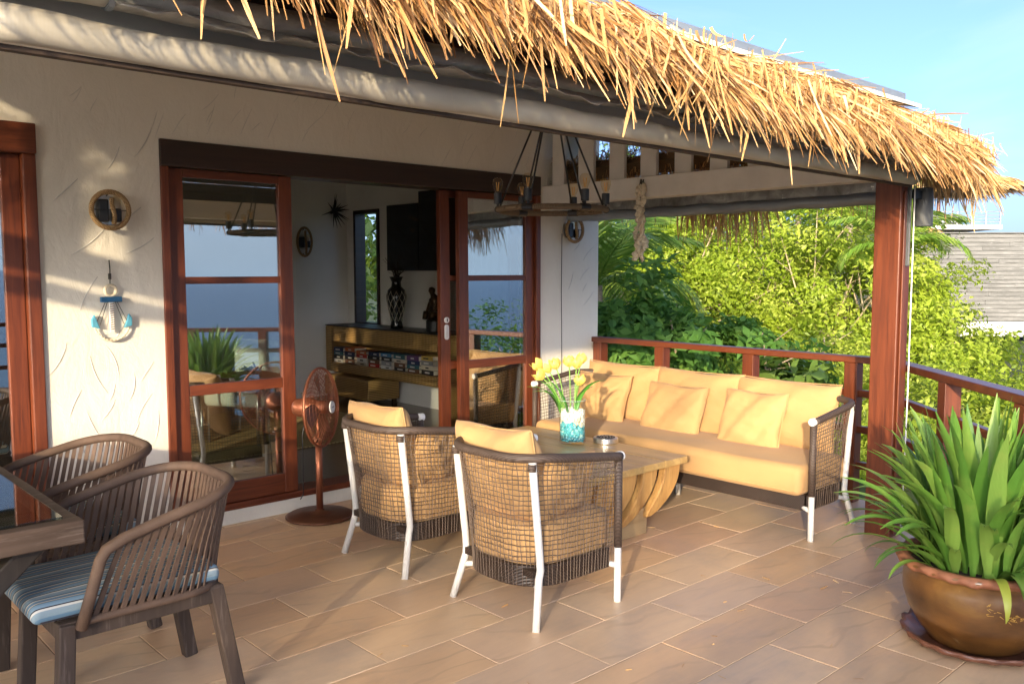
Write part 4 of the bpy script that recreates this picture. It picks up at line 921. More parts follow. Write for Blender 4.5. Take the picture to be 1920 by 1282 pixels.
for x in (-.03,.03):
    for z in (-.008,.008): m.box(x-.008,x-.004,-.0135,-.0118,z-.004,z+.004); m.box(x+.004,x+.008,-.0135,-.0118,z-.004,z+.004)
m.build('pin_holes', M['black'], sp)
M['sticker_red'] = plain('sticker_red', (.50,.045,.02), .6); M['sticker_yellow'] = plain('sticker_yellow', (.65,.42,.08), .6); M['sticker_white'] = plain('sticker_white', (.72,.68,.6), .6)
st = thing('warning_sticker', 'round red sticker with yellow rim on the wall behind the bulbs', 'sticker', (5.045,WALL,2.055))
rx90 = Matrix.Rotation(R(90), 3, 'X')
m = MB(); m.lathe([(0,.0005),(.062,.0005),(.062,.0015),(0,.0015)], 28); m.build('rim', M['sticker_yellow'], st, xf=rx90)
m = MB(); m.lathe([(0,.002),(.050,.002),(.050,.0028),(0,.0028)], 28); m.build('face', M['sticker_red'], st, xf=rx90)
st = thing('notice_sticker', 'small white notice with a red mark under the wall socket', 'sticker', (4.89,WALL,2.042))
m = MB(); m.box(-.05,.05,-.0018,-.0005,-.03,.03); m.build('paper', M['sticker_white'], st)
m = MB(); m.box(-.026,.018,-.0030,-.0022,-.016,.018); m.build('mark', M['sticker_red'], st)
wi = thing('surface_cable', 'thin cable running down the right wall from the lamp', 'cable', (4.945,WALL,.1))
m = MB(); m.tube([(0,-.004,1.66),(-.004,-.004,1.2),(.003,-.004,.8),(.006,-.004,.2),(.006,-.004,0)], .0028, 6); m.build('cable', M['black'], wi)

# ------------------------------------------------------------------ chandelier, shells
ch = thing('chandelier', 'rope-wrapped ring chandelier with six clear bulbs hung on black cords', 'chandelier', (3.275,3.235,1.79))
RR = .283
m = MB(); m.tube([(RR*math.cos(a), RR*math.sin(a), 0) for a in [2*math.pi*k/80 for k in range(80)]], [.0145*(1+.07*(k % 2)) for k in range(80)], 10, closed=True); m.build('ring', M['rope_dark'], ch, smooth=True)
for k in range(6):
    a = R(20+60*k); c, s = math.cos(a), math.sin(a); x, y = RR*c, RR*s
    m = MB(); tx, ty = -s*.028, c*.028
    m.tube([(x-tx,y-ty,0),(x+tx,y+ty,0)], .0185, 12); cl = m.build('clamp', M['black'], ch, bevel=.002)
    m = MB(); m.tube([(x,y,.015),(x,y,.032)], .007, 8); m.tube([(x,y,.030),(x,y,.088)], .0205, 16); m.build('lamp_socket', M['black'], ch, bevel=.003)
    m = MB(); m.lathe([(.0125,.086),(.014,.098),(.022,.115),(.0275,.134),(.026,.150),(.017,.162),(0,.166)], 18, c=(x,y,0)); bb = m.build('bulb', M['bulb'], ch, smooth=True)
    m = MB()
    for q_ in range(4): e = R(90*q_); m.tube([(x+.004*math.cos(e),y+.004*math.sin(e),.098),(x+.009*math.cos(e),y+.009*math.sin(e),.142)], .0022, 5)
    m.build('filament', M['filament'], bb)
    m = MB(); m.tube([(x*.97,y*.97,.01),(x*.10,y*.10,.60)], .0052, 8); m.build('hanging_cord', M['black'], ch, smooth=True)
m = MB(); m.lathe([(0,.58),(.045,.58),(.05,.60),(.05,.64),(.02,.66),(.008,.68),(.008,.92),(0,.92)], 20); m.build('ceiling_rose', M['black'], ch, smooth=True)
sg = thing('shell_garland', 'string of beige seashells hanging from the gable beam', 'garland', (4.69,3.79,1.53))
V = []; F = []; n_ = 10
for i in range(6):
    r_ = .019*math.sin(math.pi*(i+.25)/5.6)
    for k in range(n_): a = 2*math.pi*k/n_; V.append((r_*math.cos(a)*(1+.15*math.cos(2*a)), r_*.55*math.sin(a), .008*i-.02))
for i in range(5):
    for k in range(n_): l = (k+1) % n_; F.append((i*n_+k, i*n_+l, (i+1)*n_+l, (i+1)*n_+k))
sme = bpy.data.meshes.new('shell'); sme.from_pydata(V, [], F); sme.update(); sme.materials.append(M['shell']); sme.polygons.foreach_set('use_smooth', [True]*len(F))
rr = random.Random(2)
for k in range(58):
    z = .02+.50*k/58; ob = bpy.data.objects.new('shell', sme); COL.objects.link(ob); ob.parent = sg
    a = k*2.2; r_ = rr.uniform(.010,.034); ob.location = (r_*math.cos(a), r_*math.sin(a), z); ob.rotation_euler = (rr.uniform(-1.2,1.2), rr.uniform(-1.2,1.2), a); s_ = rr.uniform(.95,1.6); ob.scale = (s_,s_,s_)
m = MB(); m.tube([(0,0,.0),(0,0,.44),(.03,0,.56)], .004, 6); m.tube([(0,0,.50),(.005,0,.56)], [.012,.006], 6); m.build('string', M['cord'], sg)

# ------------------------------------------------------------------ living room behind the doors
t = NT('wicker'); w1 = t.n('TexWave', wave_type='BANDS', bands_direction='Y', Scale=14, Distortion=.3); w2 = t.n('TexWave', wave_type='BANDS', bands_direction='Z', Scale=18, Distortion=.3)
co = t.coord(); t.l(co, w1.inputs[0]); t.l(co, w2.inputs[0]); h = t.math('MULTIPLY', w1.outputs['Fac'], w2.outputs['Fac'])
t.col(t.ramp(h, [(.05, (.16,.09,.028)), (.5, (.52,.33,.12))])).set(Roughness=.5); t.bump(h, .6, .006); M['wicker'] = t.m
FZ = .10
cb = thing('wicker_cabinet', 'woven wicker bookcase standing against the inner wall', 'bookcase', (5.06,7.2,FZ)); oc = cb.location
for nm, bx in (('top_panel',(4.88,5.262,6.27,8.12,.72,.885)), ('bottom_panel',(4.88,5.262,6.27,8.12,.40,.50)), ('side_panel',(4.88,5.262,8.12,8.24,.40,.885)), ('side_panel',(4.88,5.262,6.15,6.27,FZ,.885)), ('back_panel',(5.22,5.262,6.27,8.12,.50,.72))):
    m = MB(); m.box(*bx); m.build(nm, M['wicker'], cb, origin=oc, bevel=.015 if nm != 'back_panel' else 0)
m = MB(); m.box(4.875,5.262,6.16,8.23,.887,.897); m.build('glass_top', M['black'], cb, origin=oc)
be = thing('wicker_bench', 'low woven wicker bench pushed under the bookcase', 'bench', (5.0,7.75,FZ))
m = MB(); m.box(-.18,.2,-.42,.42,.06,.27); m.build('seat_box', M['wicker'], be, bevel=.012)
for a, b in ((-.14,-.38),(-.14,.38),(.16,-.38),(.16,.38)): m = MB(); m.box(a-.02,a+.02,b-.02,b+.02,0,.06); m.build('foot', M['darkwood'], be)
cols = [('teal',(.03,.12,.15)), ('black',(.012,.012,.014)), ('dark blue',(.015,.03,.09)), ('orange',(.45,.12,.03)), ('red',(.40,.02,.015)), ('cream',(.55,.50,.40)), ('grey',(.25,.26,.27)), ('brown',(.13,.06,.03)), ('purple',(.10,.04,.13)), ('yellow',(.55,.38,.08)), ('white',(.62,.62,.6)), ('blue',(.05,.17,.33))]
piles = [['white','black','teal','dark blue'], ['brown','black','dark blue','orange'], ['cream','white','red','orange'], ['red','brown','black','dark blue'], ['white','grey','black','blue'], ['black','brown','cream','teal'], ['brown','teal','dark blue','purple'], ['black','cream','grey','yellow']]
ordn = ['leftmost','second','third','fourth','fifth','sixth','seventh','rightmost']; cd = dict(cols)
for c_ in cols: M['book_'+c_[0]] = plain('book_'+c_[0].replace(' ', '_'), c_[1], .45)
M['pages'] = plain('pages', (.6,.55,.44), .9); rr = random.Random(4)
for pi_, pile in enumerate(piles):
    yc = 8.02-pi_*.222; z = .502
    for bi, cn in enumerate(pile):
        hgt = rr.uniform(.032,.046); wdt = rr.uniform(.17,.20)
        pos = ['bottom','second from bottom','third from bottom','top'][bi]
        o = thing('book', '%s book, %s of the %s pile on the wicker bookcase' % (cn, pos, ordn[pi_]), 'book', (4.99, yc+rr.uniform(-.006,.006), z), rr.uniform(-.04,.04), 'books in the wicker bookcase')
        m = MB(); m.box(-.085,.06,-wdt/2,wdt/2,0,.003); m.box(-.085,.06,-wdt/2,wdt/2,hgt-.004,hgt-.001); m.box(-.088,-.0852,-wdt/2,wdt/2,0,hgt-.001); m.build('cover', M['book_'+cn], o)
        m = MB(); m.box(-.084,.057,-wdt/2+.004,wdt/2-.004,.0032,hgt-.0042); m.build('pages', M['pages'], o)
        m = MB(); w0 = rr.uniform(-.06,-.02); m.box(-.0892,-.0881,w0,w0+rr.uniform(.05,.09),hgt*.3,hgt*.6); m.build('spine_title', M['book_white'] if cn not in ('white','cream','yellow') else M['book_black'], o)
        z += hgt
iv = thing('lattice_vase', 'tall dark lattice-patterned vase on the bookcase', 'vase', (5.06,7.17,.898))
m = MB(); m.lathe([(0,0),(.060,0),(.062,.03),(.055,.06),(.075,.16),(.098,.27),(.100,.33),(.085,.38),(.05,.415),(.045,.46),(.062,.50),(.07,.51),(.06,.512),(.04,.47)], 32); m.build('body', plain('vase_black', (.008,.009,.009), .15), iv, smooth=True)
m = MB()
for s in (1, -1):
    for k in range(10):
        m.tube([((lambda r_: ((r_+.001)*math.cos(a0), (r_+.001)*math.sin(a0), z))(np.interp(z, [.06,.16,.27,.33,.38], [.055,.075,.098,.100,.085]))) for z, a0 in [(.07+.3*i/10, 2*math.pi*k/10+s*i*.16) for i in range(11)]], .0022, 5)
m.build('lattice', M['pages'], iv)
db = thing('dried_branches', 'spray of dark dried twigs standing in the lattice vase', 'branches', (5.06,7.17,1.36)); m = MB(); rr = random.Random(9)
for k in range(46):
    a = rr.uniform(0,6.3); l = rr.uniform(.14,.30); e = rr.uniform(.1,.9); m.tube([(0,0,0),(l*.4*e*math.cos(a),l*.4*e*math.sin(a),l*.5),(l*e*math.cos(a),l*e*math.sin(a),l*(1-.4*e))], [.0025,.002,.001], 5)
m.build('twigs', plain('twig', (.05,.03,.02), .9), db)
sta = thing('bronze_statue', 'dark bronze seated figure on a round drum on the bookcase', 'statue', (5.04,6.52,.898)); M['bronze'] = plain('bronze', (.05,.028,.012), .3, .7)
m = MB(); m.lathe([(0,0),(.085,0),(.085,.10),(.075,.115),(0,.115)], 26); m.build('drum', M['black'], sta, bevel=.004)
m = MB(); m.tube([(0,0,.115),(.0,.0,.16),(.0,-.005,.21),(-.005,-.008,.27),(-.012,-.01,.315),(-.02,-.005,.335),(-.028,0,.355),(-.032,.003,.385),(-.03,.004,.41),(-.028,.004,.42)], [.075,.072,.055,.05,.056,.03,.022,.034,.028,.006], 16)
m.tube([(-.005,-.055,.30),(-.03,-.07,.24),(-.065,-.04,.20),(-.07,0,.19)], [.02,.018,.015,.012], 10); m.tube([(-.005,.045,.30),(-.02,.065,.24),(-.06,.04,.195)], [.02,.018,.013], 10)
m.tube([(0,-.05,.15),(-.075,-.055,.165),(-.09,-.04,.12)], [.04,.034,.024], 10); m.tube([(0,.05,.15),(-.075,.05,.165),(-.09,.04,.12)], [.04,.034,.024], 10); m.build('figure', M['bronze'], sta, smooth=True)
t = NT('canvas_art'); n = t.noise(t.coord('Object', (1,.35,1)), 4, 6, .6, 1.5); t.col(t.ramp(n, [(.35, (.006,.006,.008)), (.55, (.02,.022,.028)), (.66, (.10,.055,.015)), (.74, (.04,.03,.02))])).set(Roughness=.5); M['art'] = t.m
for (y0, y1, z0, z1, lab) in ((7.04,7.58,1.47,2.14,'left of three dark abstract canvases on the inner wall'), (6.72,7.03,1.47,2.25,'middle of three dark abstract canvases, set higher'), (6.2,6.71,1.37,2.25,'right of three dark abstract canvases, next to the door leaf')):
    o = thing('painting', lab, 'painting', (5.268,(y0+y1)/2,z0), 0, 'dark abstract canvases'); m = MB(); m.box(5.236,5.267,y0,y1,z0,z1); m.build('canvas', M['art'], o, origin=o.location, bevel=.002)
sa = thing('spiky_star', 'black spiky starburst ornament on the inner wall', 'ornament', (5.10,8.395,2.12)); m = MB(); rr = random.Random(3)
for k in range(26): a = rr.uniform(0,6.28); l = rr.choice([.07,.1,.13,.19]); m.tube([(0,-.01,0),(l*math.cos(a),-.02-rr.uniform(0,.05),l*math.sin(a))], [.012,.001], 6)
m.build('spikes', M['black'], sa)
# window in the side wall is modelled as frame + pane set in the wall (see side_wall opening)
sw = thing('side_window', 'narrow dark-framed window beside the bookcase showing greenery', 'window', (5.27,8.0,.87))
for a, b, c_, d_ in ((7.76,7.80,.87,2.12),(8.20,8.24,.87,2.12),(7.80,8.20,.87,.91),(7.80,8.20,2.08,2.12)): m = MB(); m.box(5.25,5.38,a,b,c_,d_); m.build('frame', M['darkwood'], sw, origin=sw.location, bevel=.003)
m = MB(); m.box(5.318,5.324,7.80,8.20,.91,2.08); m.build('pane', M['vaseglass'], sw, origin=sw.location)
rug = thing('straw_mat', 'pale woven straw mat on the living room floor', 'rug', (3.35,6.75,FZ))
t = NT('straw'); w1 = t.n('TexWave', wave_type='BANDS', bands_direction='X', Scale=9); w2 = t.n('TexWave', wave_type='BANDS', bands_direction='Y', Scale=9); t.l(t.coord(), w1.inputs[0]); t.l(t.coord(), w2.inputs[0]); h = t.math('MULTIPLY', w1.outputs['Fac'], w2.outputs['Fac'])
t.col(t.ramp(h, [(.05, (.28,.20,.08)), (.4, (.50,.38,.18))])).set(Roughness=.8); t.bump(h, .4, .005); M['straw'] = t.m
m = MB(); m.box(-.95,1.1,-.75,1.2,.001,.012); m.build('mat', M['straw'], rug, bevel=.003)
tb = thing('side_table', 'small wooden table with steel legs behind the left door leaf', 'table', (2.78,6.0,FZ))
m = MB(); m.box(-.36,.36,-.24,.30,.575,.605); m.build('top', M['slabwood'], tb, bevel=.006)
for a, b in ((-.32,-.2),(.32,-.2),(-.32,.26),(.32,.26)): m = MB(); m.tube([(a,b,0),(a,b,.575)], .012, 10); m.build('leg', M['steel'], tb, smooth=True)
co_ = thing('coral', 'white branching coral ornament on the small indoor table', 'ornament', (2.92,5.95,FZ+.606)); m = MB(); rr = random.Random(8)
for k in range(12): a = rr.uniform(0,6.3); m.tube([(0,0,.012),(.05*math.cos(a),.05*math.sin(a),.03+rr.uniform(0,.03)),(.10*math.cos(a+.4),.10*math.sin(a+.4),.03+rr.uniform(0,.06))], [.011,.009,.006], 7)
m.build('branches', M['white_plastic'], co_, smooth=True)
wc = thing('upholstered_chair', 'pale mint upholstered chair with black sled legs in the living room', 'chair', (3.22,6.62,FZ), R(35))
m = MB(); m.box(-.28,.28,-.27,.27,.30,.46); m.build('seat', M['white_leather'], wc, bevel=.05, seg=4)
m = MB(); m.box(.20,.30,-.27,.27,.46,.80); m.build('backrest', M['white_leather'], wc, bevel=.045, seg=4)
for s in (-1, 1): m = MB(); m.tube([(-.24,s*.24,.30),(-.24,s*.24,.014),(.24,s*.24,.014),(.24,s*.24,.30)], .013, 8); m.build('leg', M['black'], wc)
ts = thing('teal_sofa', 'dark teal sofa indoors behind the left-edge glass', 'sofa', (1.15,6.9,FZ))
m = MB(); m.box(-.9,.75,-.45,.45,.08,.42); m.build('seat', M['teal'], ts, bevel=.05, seg=4)
m = MB(); m.box(-.9,.75,.25,.46,.42,.80); m.build('backrest', M['teal'], ts, bevel=.05, seg=4)
m = MB(); m.box(.58,.78,-.452,.24,.42,.62); m.build('armrest', M['teal'], ts, bevel=.05, seg=4)
def drape(label, x0, x1, y, z0, z1, mat, folds, amp):
    o = thing('curtain', label, 'curtain', ((x0+x1)/2, y, z0)); m = MB(); n = folds*10; V = []; F = []
    for i in range(n+1):
        x = x0+(x1-x0)*i/n; yo = amp*math.sin(2*math.pi*folds*i/n)+.3*amp*math.sin(i*.37)
        for z in (z0, (z0+z1)/2, z1): V.append((x, y+yo*(1 if z < z1 else .8), z))
    for i in range(n):
        for k in (0, 1): F.append((i*3+k, i*3+3+k, i*3+4+k, i*3+1+k))
    m.ext(V, F).build('cloth', mat, o, origin=o.location, smooth=True); m = MB(); m.tube([(x0-.05,y,z1),(x1+.05,y,z1)], .012, 8); m.build('rod', M['black'], o, origin=o.location)
drape('white gathered curtain hanging inside the right door leaf', 4.27, 4.63, 5.03, FZ+.01, 2.25, M['curtain'], 6, .028)
drape('white curtain gathered at the left end inside the door', 1.86, 2.06, 5.06, FZ+.01, 2.25, M['curtain'], 4, .025)
drape('dark brown pleated curtain on the inner wall behind the teal sofa', .3, 2.6, 8.34, FZ+.75, 1.45, plain('brown_cloth', (.045,.026,.016), .9), 16, .02)

# ------------------------------------------------------------------ potted plant
PX, PY = 3.635, 1.215
t = NT('glaze'); n = t.noise(t.coord('Object', (1,1,2)), 3, 6, .6, .6); n2 = t.noise(t.coord(), 26, 4)
c = t.ramp(n, [(.3, (.055,.022,.007)), (.55, (.15,.065,.016)), (.75, (.27,.14,.03))])
c = t.mix(t.math('MULTIPLY', t.ramp(n2, [(.68, (0,0,0)), (.74, (1,1,1))]), .3), c, (.35,.25,.12)); t.col(c).set(Roughness=.32, Coat_Weight=.5, Coat_Roughness=.2); t.bump(n2, .2, .004); M['glaze'] = t.m
M['terracotta'] = plain('terracotta', (.30,.115,.055), .75, var=.3, scale=12, bump=.3); M['glaze_red'] = plain('glaze_red', (.14,.055,.03), .4, var=.4, scale=9); M['gold'] = plain('gold', (.42,.24,.05), .5, var=.4, scale=60)
sc_ = thing('pot_saucer', 'brown glazed saucer with a pinched rim under the plant pot', 'saucer', (PX,PY,0))
wav = lambda i, a, r, z: (r+(.006*math.sin(19*a) if i in (2,3,4) else 0), z+(.006*math.sin(19*a+1) if i in (3,) else 0))
m = MB(); m.lathe([(0,.003),(.20,.003),(.262,.028),(.272,.050),(.252,.046),(.215,.018),(0,.016)], 76, fn=wav); m.build('dish', M['glaze_red'], sc_, smooth=True)
pt_ = thing('plant_pot', 'wide brown glazed pot with a crimped terracotta rim', 'pot', (PX,PY,.018))
wav2 = lambda i, a, r, z: (r+(.007*math.sin(23*a) if i in (8,9) else 0), z+(.008*math.sin(23*a+.8)+.004*math.sin(7*a) if i in (8,9) else 0))
m = MB(); m.lathe([(0,0),(.165,0),(.176,.008),(.212,.055),(.250,.12),(.272,.19),(.272,.25),(.262,.285),(.272,.298),(.292,.305),(.296,.318),(.282,.330),(.260,.328),(.25,.30),(.25,.27)], 96, fn=wav2); pot = m.build('body', M['glaze'], pt_, smooth=True)
m = MB(); m.lathe([(.2615,.292),(.2945,.3065),(.299,.320),(.283,.3335),(.256,.331),(.249,.28)], 96, fn=lambda i, a, r, z: (r+(.007*math.sin(23*a) if i in (1,2) else 0)+.0015, z+(.008*math.sin(23*a+.8)+.004*math.sin(7*a) if i in (1,2) else 0))); m.build('rim', M['terracotta'], pot, smooth=True)
m = MB(); m.disc(.25, .292, 48); m.build('soil', plain('potsoil', (.03,.02,.013), .95), pt_)
# worn gold motif
m = MB(); rr = random.Random(12)
for k in range(46):
    a = R(228)+rr.uniform(-.42,.42); f_ = (a-R(228))/.42; z = .19-.035*f_+rr.gauss(0,.012); r_ = float(np.interp(z, [.12,.19,.25], [.250,.272,.272]))+.0012
    l = rr.uniform(.006,.022); b_2 = rr.uniform(-.8,.8); m.tube([(r_*math.cos(a),r_*math.sin(a),z),(r_*math.cos(a+l/r_*math.cos(b_2)),r_*math.sin(a+l/r_*math.cos(b_2)),z+l*math.sin(b_2))], [.0018,.0006], 5)
m.build('gold_motif', M['gold'], pt_)
pl_ = thing('strap_leaf_plant', 'lush green strap-leaved plant growing in the brown pot', 'plant', (PX,PY,.30))
def arch_leaf(L, w, e0, drop, seed):
    rr = random.Random(seed); n = 12; V = []; F = []; x = z = 0; e = e0; dl = L/n
    tw = rr.uniform(-.5,.5)
    for i in range(n+1):
        t_ = i/n; hw = w/2*max(.03, (math.sin(math.pi*(.12+.88*t_)**.9))**.75 if t_ < .97 else .05)*(.55+.45*min(1, t_*3)); f_ = .30*hw*(1-.5*t_)
        c_, s_ = math.cos(tw*t_), math.sin(tw*t_)
        nx_, nz_ = -math.sin(e), math.cos(e)
        for q_ in (-1, -.5, 0, .5, 1):
            up_ = f_*abs(q_)*1.2; V.append((x+nx_*(up_+hw*q_*s_), hw*q_*c_, z+nz_*(up_+hw*q_*s_)))
        x += dl*math.cos(e); z += dl*math.sin(e); e -= drop*(.25+1.3*t_)/n
    for i in range(n):
        for k in range(4): F.append((i*5+k, i*5+k+1, i*5+k+6, i*5+k+5))
    me = bpy.data.meshes.new('leaf'); me.from_pydata(V, [], F); me.update(); me.materials.append(M['strapleaf']); me.polygons.foreach_set('use_smooth', [True]*len(F)); return me
LM = [arch_leaf(a[0], a[1]*1.1, a[2], a[3], seed=k) for k, a in enumerate([(.66,.058,R(82),.35),(.70,.060,R(78),.7),(.62,.058,R(72),1.2),(.58,.055,R(66),1.6),(.52,.050,R(60),2.0),(.60,.050,R(50),1.3),(.48,.052,R(45),1.9),(.40,.042,R(56),1.2),(.72,.056,R(85),.25),(.36,.045,R(38),2.2)])]
rr = random.Random(21)
for k in range(185):
    u = rr.random(); rad = .19*math.sqrt(rr.random()); a = rr.uniform(0, 2*math.pi)
    mi = rr.choice([0,1,8,8,1,2,0]) if rad < .10 else rr.choice([1,2,2,3,3,4,5,6,7,9,8,0])
    ob = bpy.data.objects.new('leaf', LM[mi]); COL.objects.link(ob); ob.parent = pl_
    ob.location = (rad*math.cos(a), rad*math.sin(a), rr.uniform(-.01,.01)); ob.rotation_euler = (rr.uniform(-.12,.12), rr.uniform(-.12,.10), a+rr.uniform(-.6,.6)); s_ = rr.uniform(.72,1.03); ob.scale = (s_,)*3
# one yellowing leaf hanging over the rim
ob = arch_leaf(.30,.034,R(30),3.6,77); ob.materials.clear(); ob.materials.append(plain('yellowleaf', (.30,.32,.04), .5)); o2 = bpy.data.objects.new('leaf', ob); COL.objects.link(o2); o2.parent = pl_; o2.location = (-.21,-.12,.035); o2.rotation_euler = (0,0,R(212)); tag(o2, 'yellowing leaf drooping over the pot rim')

# bits of fallen straw and dry leaf on the floor
g_ = Soup(); n = 80; P = np.stack([rng.uniform(1.0,4.6,n), rng.uniform(1.0,3.6,n), np.full(n,.004)], -1); a_ = rng.uniform(0,6.3,n)
g_.add(*ribbons(P, np.stack([np.cos(a_),np.sin(a_),np.zeros(n)],-1), rng.uniform(.012,.05,n), rng.uniform(.002,.006,n), np.zeros(n), rng.uniform(.4,1,n), wob=.004)); fs = g_.build('fallen_straw', M['thatch']); tag(fs, 'scattered bits of fallen straw on the terrace tiles', 'straw', kind='stuff')

# ------------------------------------------------------------------ vegetation
def bearing(b, d): return d*math.sin(R(b)), d*math.cos(R(b))
def leaf_quads(C, size, asp, outw, tint, up=.35, jit=.9):
    """folded leaf-shaped quads at centres C, turned roughly outward"""
    n = len(C); N = unit(outw + np.array([0,0,up]) + rng.normal(0,jit,(n,3))); A = unit(np.cross(N, rng.normal(size=(n,3)))); S = np.cross(N, A)
    L = size*rng.choice([.5,.75,1.0,1.25,1.6],n,p=[.15,.25,.3,.2,.1]); W = L*asp*rng.uniform(.8,1.25,n)
    P0 = C - A*(L*.5)[:,None]; P2 = C + A*(L*.5)[:,None] - N*(L*.12)[:,None]
    P1 = C + S*(W*.5)[:,None] + N*(W*.16)[:,None]; P3 = C - S*(W*.5)[:,None] + N*(W*.16)[:,None]
    V = np.stack([P0,P1,P2,P3], 1).reshape(-1,3); F = np.arange(4*n).reshape(n,4); return V, F, np.repeat(tint, 4)
def shrub(name, label, cat, loc, rx, rz, n, mat, size, asp=.45, clumps=40, seed=0, group=None, base=None, stems=9, spread=.16, flat=1.0, barkm='bark', tshift=0):
    global rng; rng = np.random.default_rng(seed+100); rr = random.Random(seed)
    x, y, z = loc; gz = float(ground_z(np.array(x), np.array(y))) if base is None else base
    o = thing(name, label, cat, (x,y,gz), 0, group); cz = z-gz
    d = unit(rng.normal(size=(clumps,3))); rad = rng.uniform(.45,1.0,clumps)**.6
    lump = 1+.18*np.sin(d[:,0]*5+seed)+.15*np.sin(d[:,1]*6+d[:,2]*4+seed*2)
    CC = d*rad[:,None]*lump[:,None]*np.array([rx,rx*flat,rz]) + np.array([0,0,cz])
    idx = rng.integers(0, clumps, n); cs = rng.uniform(.7,1.3,clumps)*spread*(rx+rz)
    off = rng.normal(size=(n,3)); off = unit(off)*(rng.uniform(0,1,n)**.5)[:,None]*cs[idx][:,None]*np.array([1,1,.8])
    C = CC[idx]+off; outw = unit(C-np.array([0,0,cz-.3*rz]))
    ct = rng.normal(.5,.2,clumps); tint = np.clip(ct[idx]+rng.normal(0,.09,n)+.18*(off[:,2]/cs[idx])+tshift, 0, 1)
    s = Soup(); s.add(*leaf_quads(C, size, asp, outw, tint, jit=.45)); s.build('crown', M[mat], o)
    m = MB(); m.tube([(0,0,-.1),(.03,.02,cz*.25),(0,.05,cz*.55)], [.07,.055,.04], 8)
    for k in rr.sample(range(clumps), min(stems, clumps)):
        p = Vector(CC[k]); b = Vector((rr.uniform(-.1,.1), rr.uniform(-.1,.1), cz*rr.uniform(.1,.5))); mid = b.lerp(p, .5)+Vector((rr.uniform(-.12,.12),rr.uniform(-.12,.12),rr.uniform(0,.15)))
        tip = p+(p-b).normalized()*.12; m.tube([b,mid,p,tip], [.028,.02,.011,.004], 6)
        for e in range(4):
            q_ = mid.lerp(p, rr.uniform(.1,1)); m.tube([q_, q_+Vector((rr.uniform(-.3,.3),rr.uniform(-.3,.3),rr.uniform(.0,.35)))], [.008,.003], 5)
    m.build('trunk', M[barkm], o, smooth=True); return o
def palm(label, loc, h, nf, L, seed, group='palms'):
    global rng; rng = np.random.default_rng(seed+500); rr = random.Random(seed); x, y, gz = loc
    o = thing('palm', label, 'palm', (x,y,gz), 0, group)
    m = MB(); m.tube([(0,0,-.2),(.03,0,h*.5),(0,0,h)], [.11,.085,.07], 10); m.build('trunk', M['bark'], o, smooth=True)
    meshes = []
    for v in range(3):
        drop = [1.1,1.7,2.3][v]; e = [R(72),R(52),R(30)][v]; n = 16; P = []; px_ = pz_ = 0
        for i in range(n+1): P.append((px_,0,pz_)); px_ += L/n*math.cos(e); pz_ += L/n*math.sin(e); e -= drop*(.4+.9*i/n)/n
        mb = MB(); mb.tube(P, [.014*(1-.8*i/n) for i in range(n+1)], 5)
        T = [.5]*len(mb.v)
        for i in range(2, n+1):
            for k in range(3):
                f_ = (i-1+k/3)/n; a = Vector(P[i-1]).lerp(Vector(P[i]), k/3); d = (Vector(P[i])-Vector(P[i-1])).normalized()
                ll = L*.40*math.sin(math.pi*min(1, .12+f_*.86))**.7
                for s in (-1, 1):
                    dv = (d*.75+Vector((0,s,0))*.8+Vector((0,0,rr.uniform(-.1,.15)))).normalized(); tip = a+dv*ll+Vector((0,0,-.35*ll*rr.uniform(.6,1.2))); mid = a+dv*ll*.55+Vector((0,0,-.03*ll)); w_ = d*.018
                    o_ = len(mb.v); mb.v += [tuple(a-w_*.4), tuple(a+w_*.4), tuple(mid+w_), tuple(mid-w_), tuple(tip)]; mb.f += [(o_,o_+1,o_+2,o_+3),(o_+3,o_+2,o_+4)]; tn = rr.uniform(.15,.95); T += [tn]*5
        me = bpy.data.meshes.new('frond'); me.from_pydata(mb.v, [], mb.f); at = me.attributes.new('tint', 'FLOAT', 'POINT'); at.data.foreach_set('value', T); me.update(); me.materials.append(M['palm']); meshes.append(me)
    for k in range(nf):
        ob = bpy.data.objects.new('frond', meshes[k % 3]); COL.objects.link(ob); ob.parent = o; ob.location = (0,0,h); ob.rotation_euler = (rr.uniform(-.15,.15), rr.uniform(-.2,.2), 2.399*k+rr.uniform(-.2,.2)); s_ = rr.uniform(.8,1.1); ob.scale = (s_,)*3
    return o
LG = 'light green shrubs on the slope'; M['twig_pale'] = plain('twig_pale', (.42,.34,.22), .9, var=.25, scale=30)
sp = [ # bearing, distance, z centre, rx, rz, material, label
    (48.5,20.0,.9,2.5,2.2,'leaf_light','yellow-green bushy tree at the left, behind the shell garland'),
    (53.0,20.5,1.0,2.5,2.3,'leaf_light','yellow-green bushy tree above the dark broad-leaved shrub'),
    (57.5,21.0,1.0,2.6,2.3,'leaf_light','tallest yellow-green bushy tree in the middle of the slope'),
    (62.0,20.0,.7,2.4,2.2,'leaf_light','yellow-green bushy tree directly left of the timber post'),
    (65.5,19.5,.3,2.2,1.9,'leaf_light','yellow-green bushy tree directly behind the timber post'),
    (68.4,19.0,-.9,1.9,1.5,'leaf_light','yellow-green bushy tree right of the timber post'),
    (72.8,19.0,-2.4,2.2,1.5,'leaf_light','yellow-green bushy tree under the grey plank building'),
    (77.5,18.5,-2.2,2.3,1.5,'leaf_light','yellow-green bushy tree at the right edge of the view'),
    (57.5,13.5,-.7,1.7,1.2,'leaf_light','low light green shrub behind the middle of the sofa railing'),
    (63.0,13.5,-.8,1.7,1.2,'leaf_light','low light green shrub left of the post behind the railing'),
    (68.0,13.0,-.9,1.7,1.2,'leaf_light','low light green shrub right of the post at railing height'),
    (73.5,12.5,-1.1,1.6,1.2,'leaf_light','low light green shrub behind the diagonal railing'),
    (78.5,11.5,-1.2,1.6,1.2,'leaf_mid','mid green shrub behind the tips of the potted plant'),
]
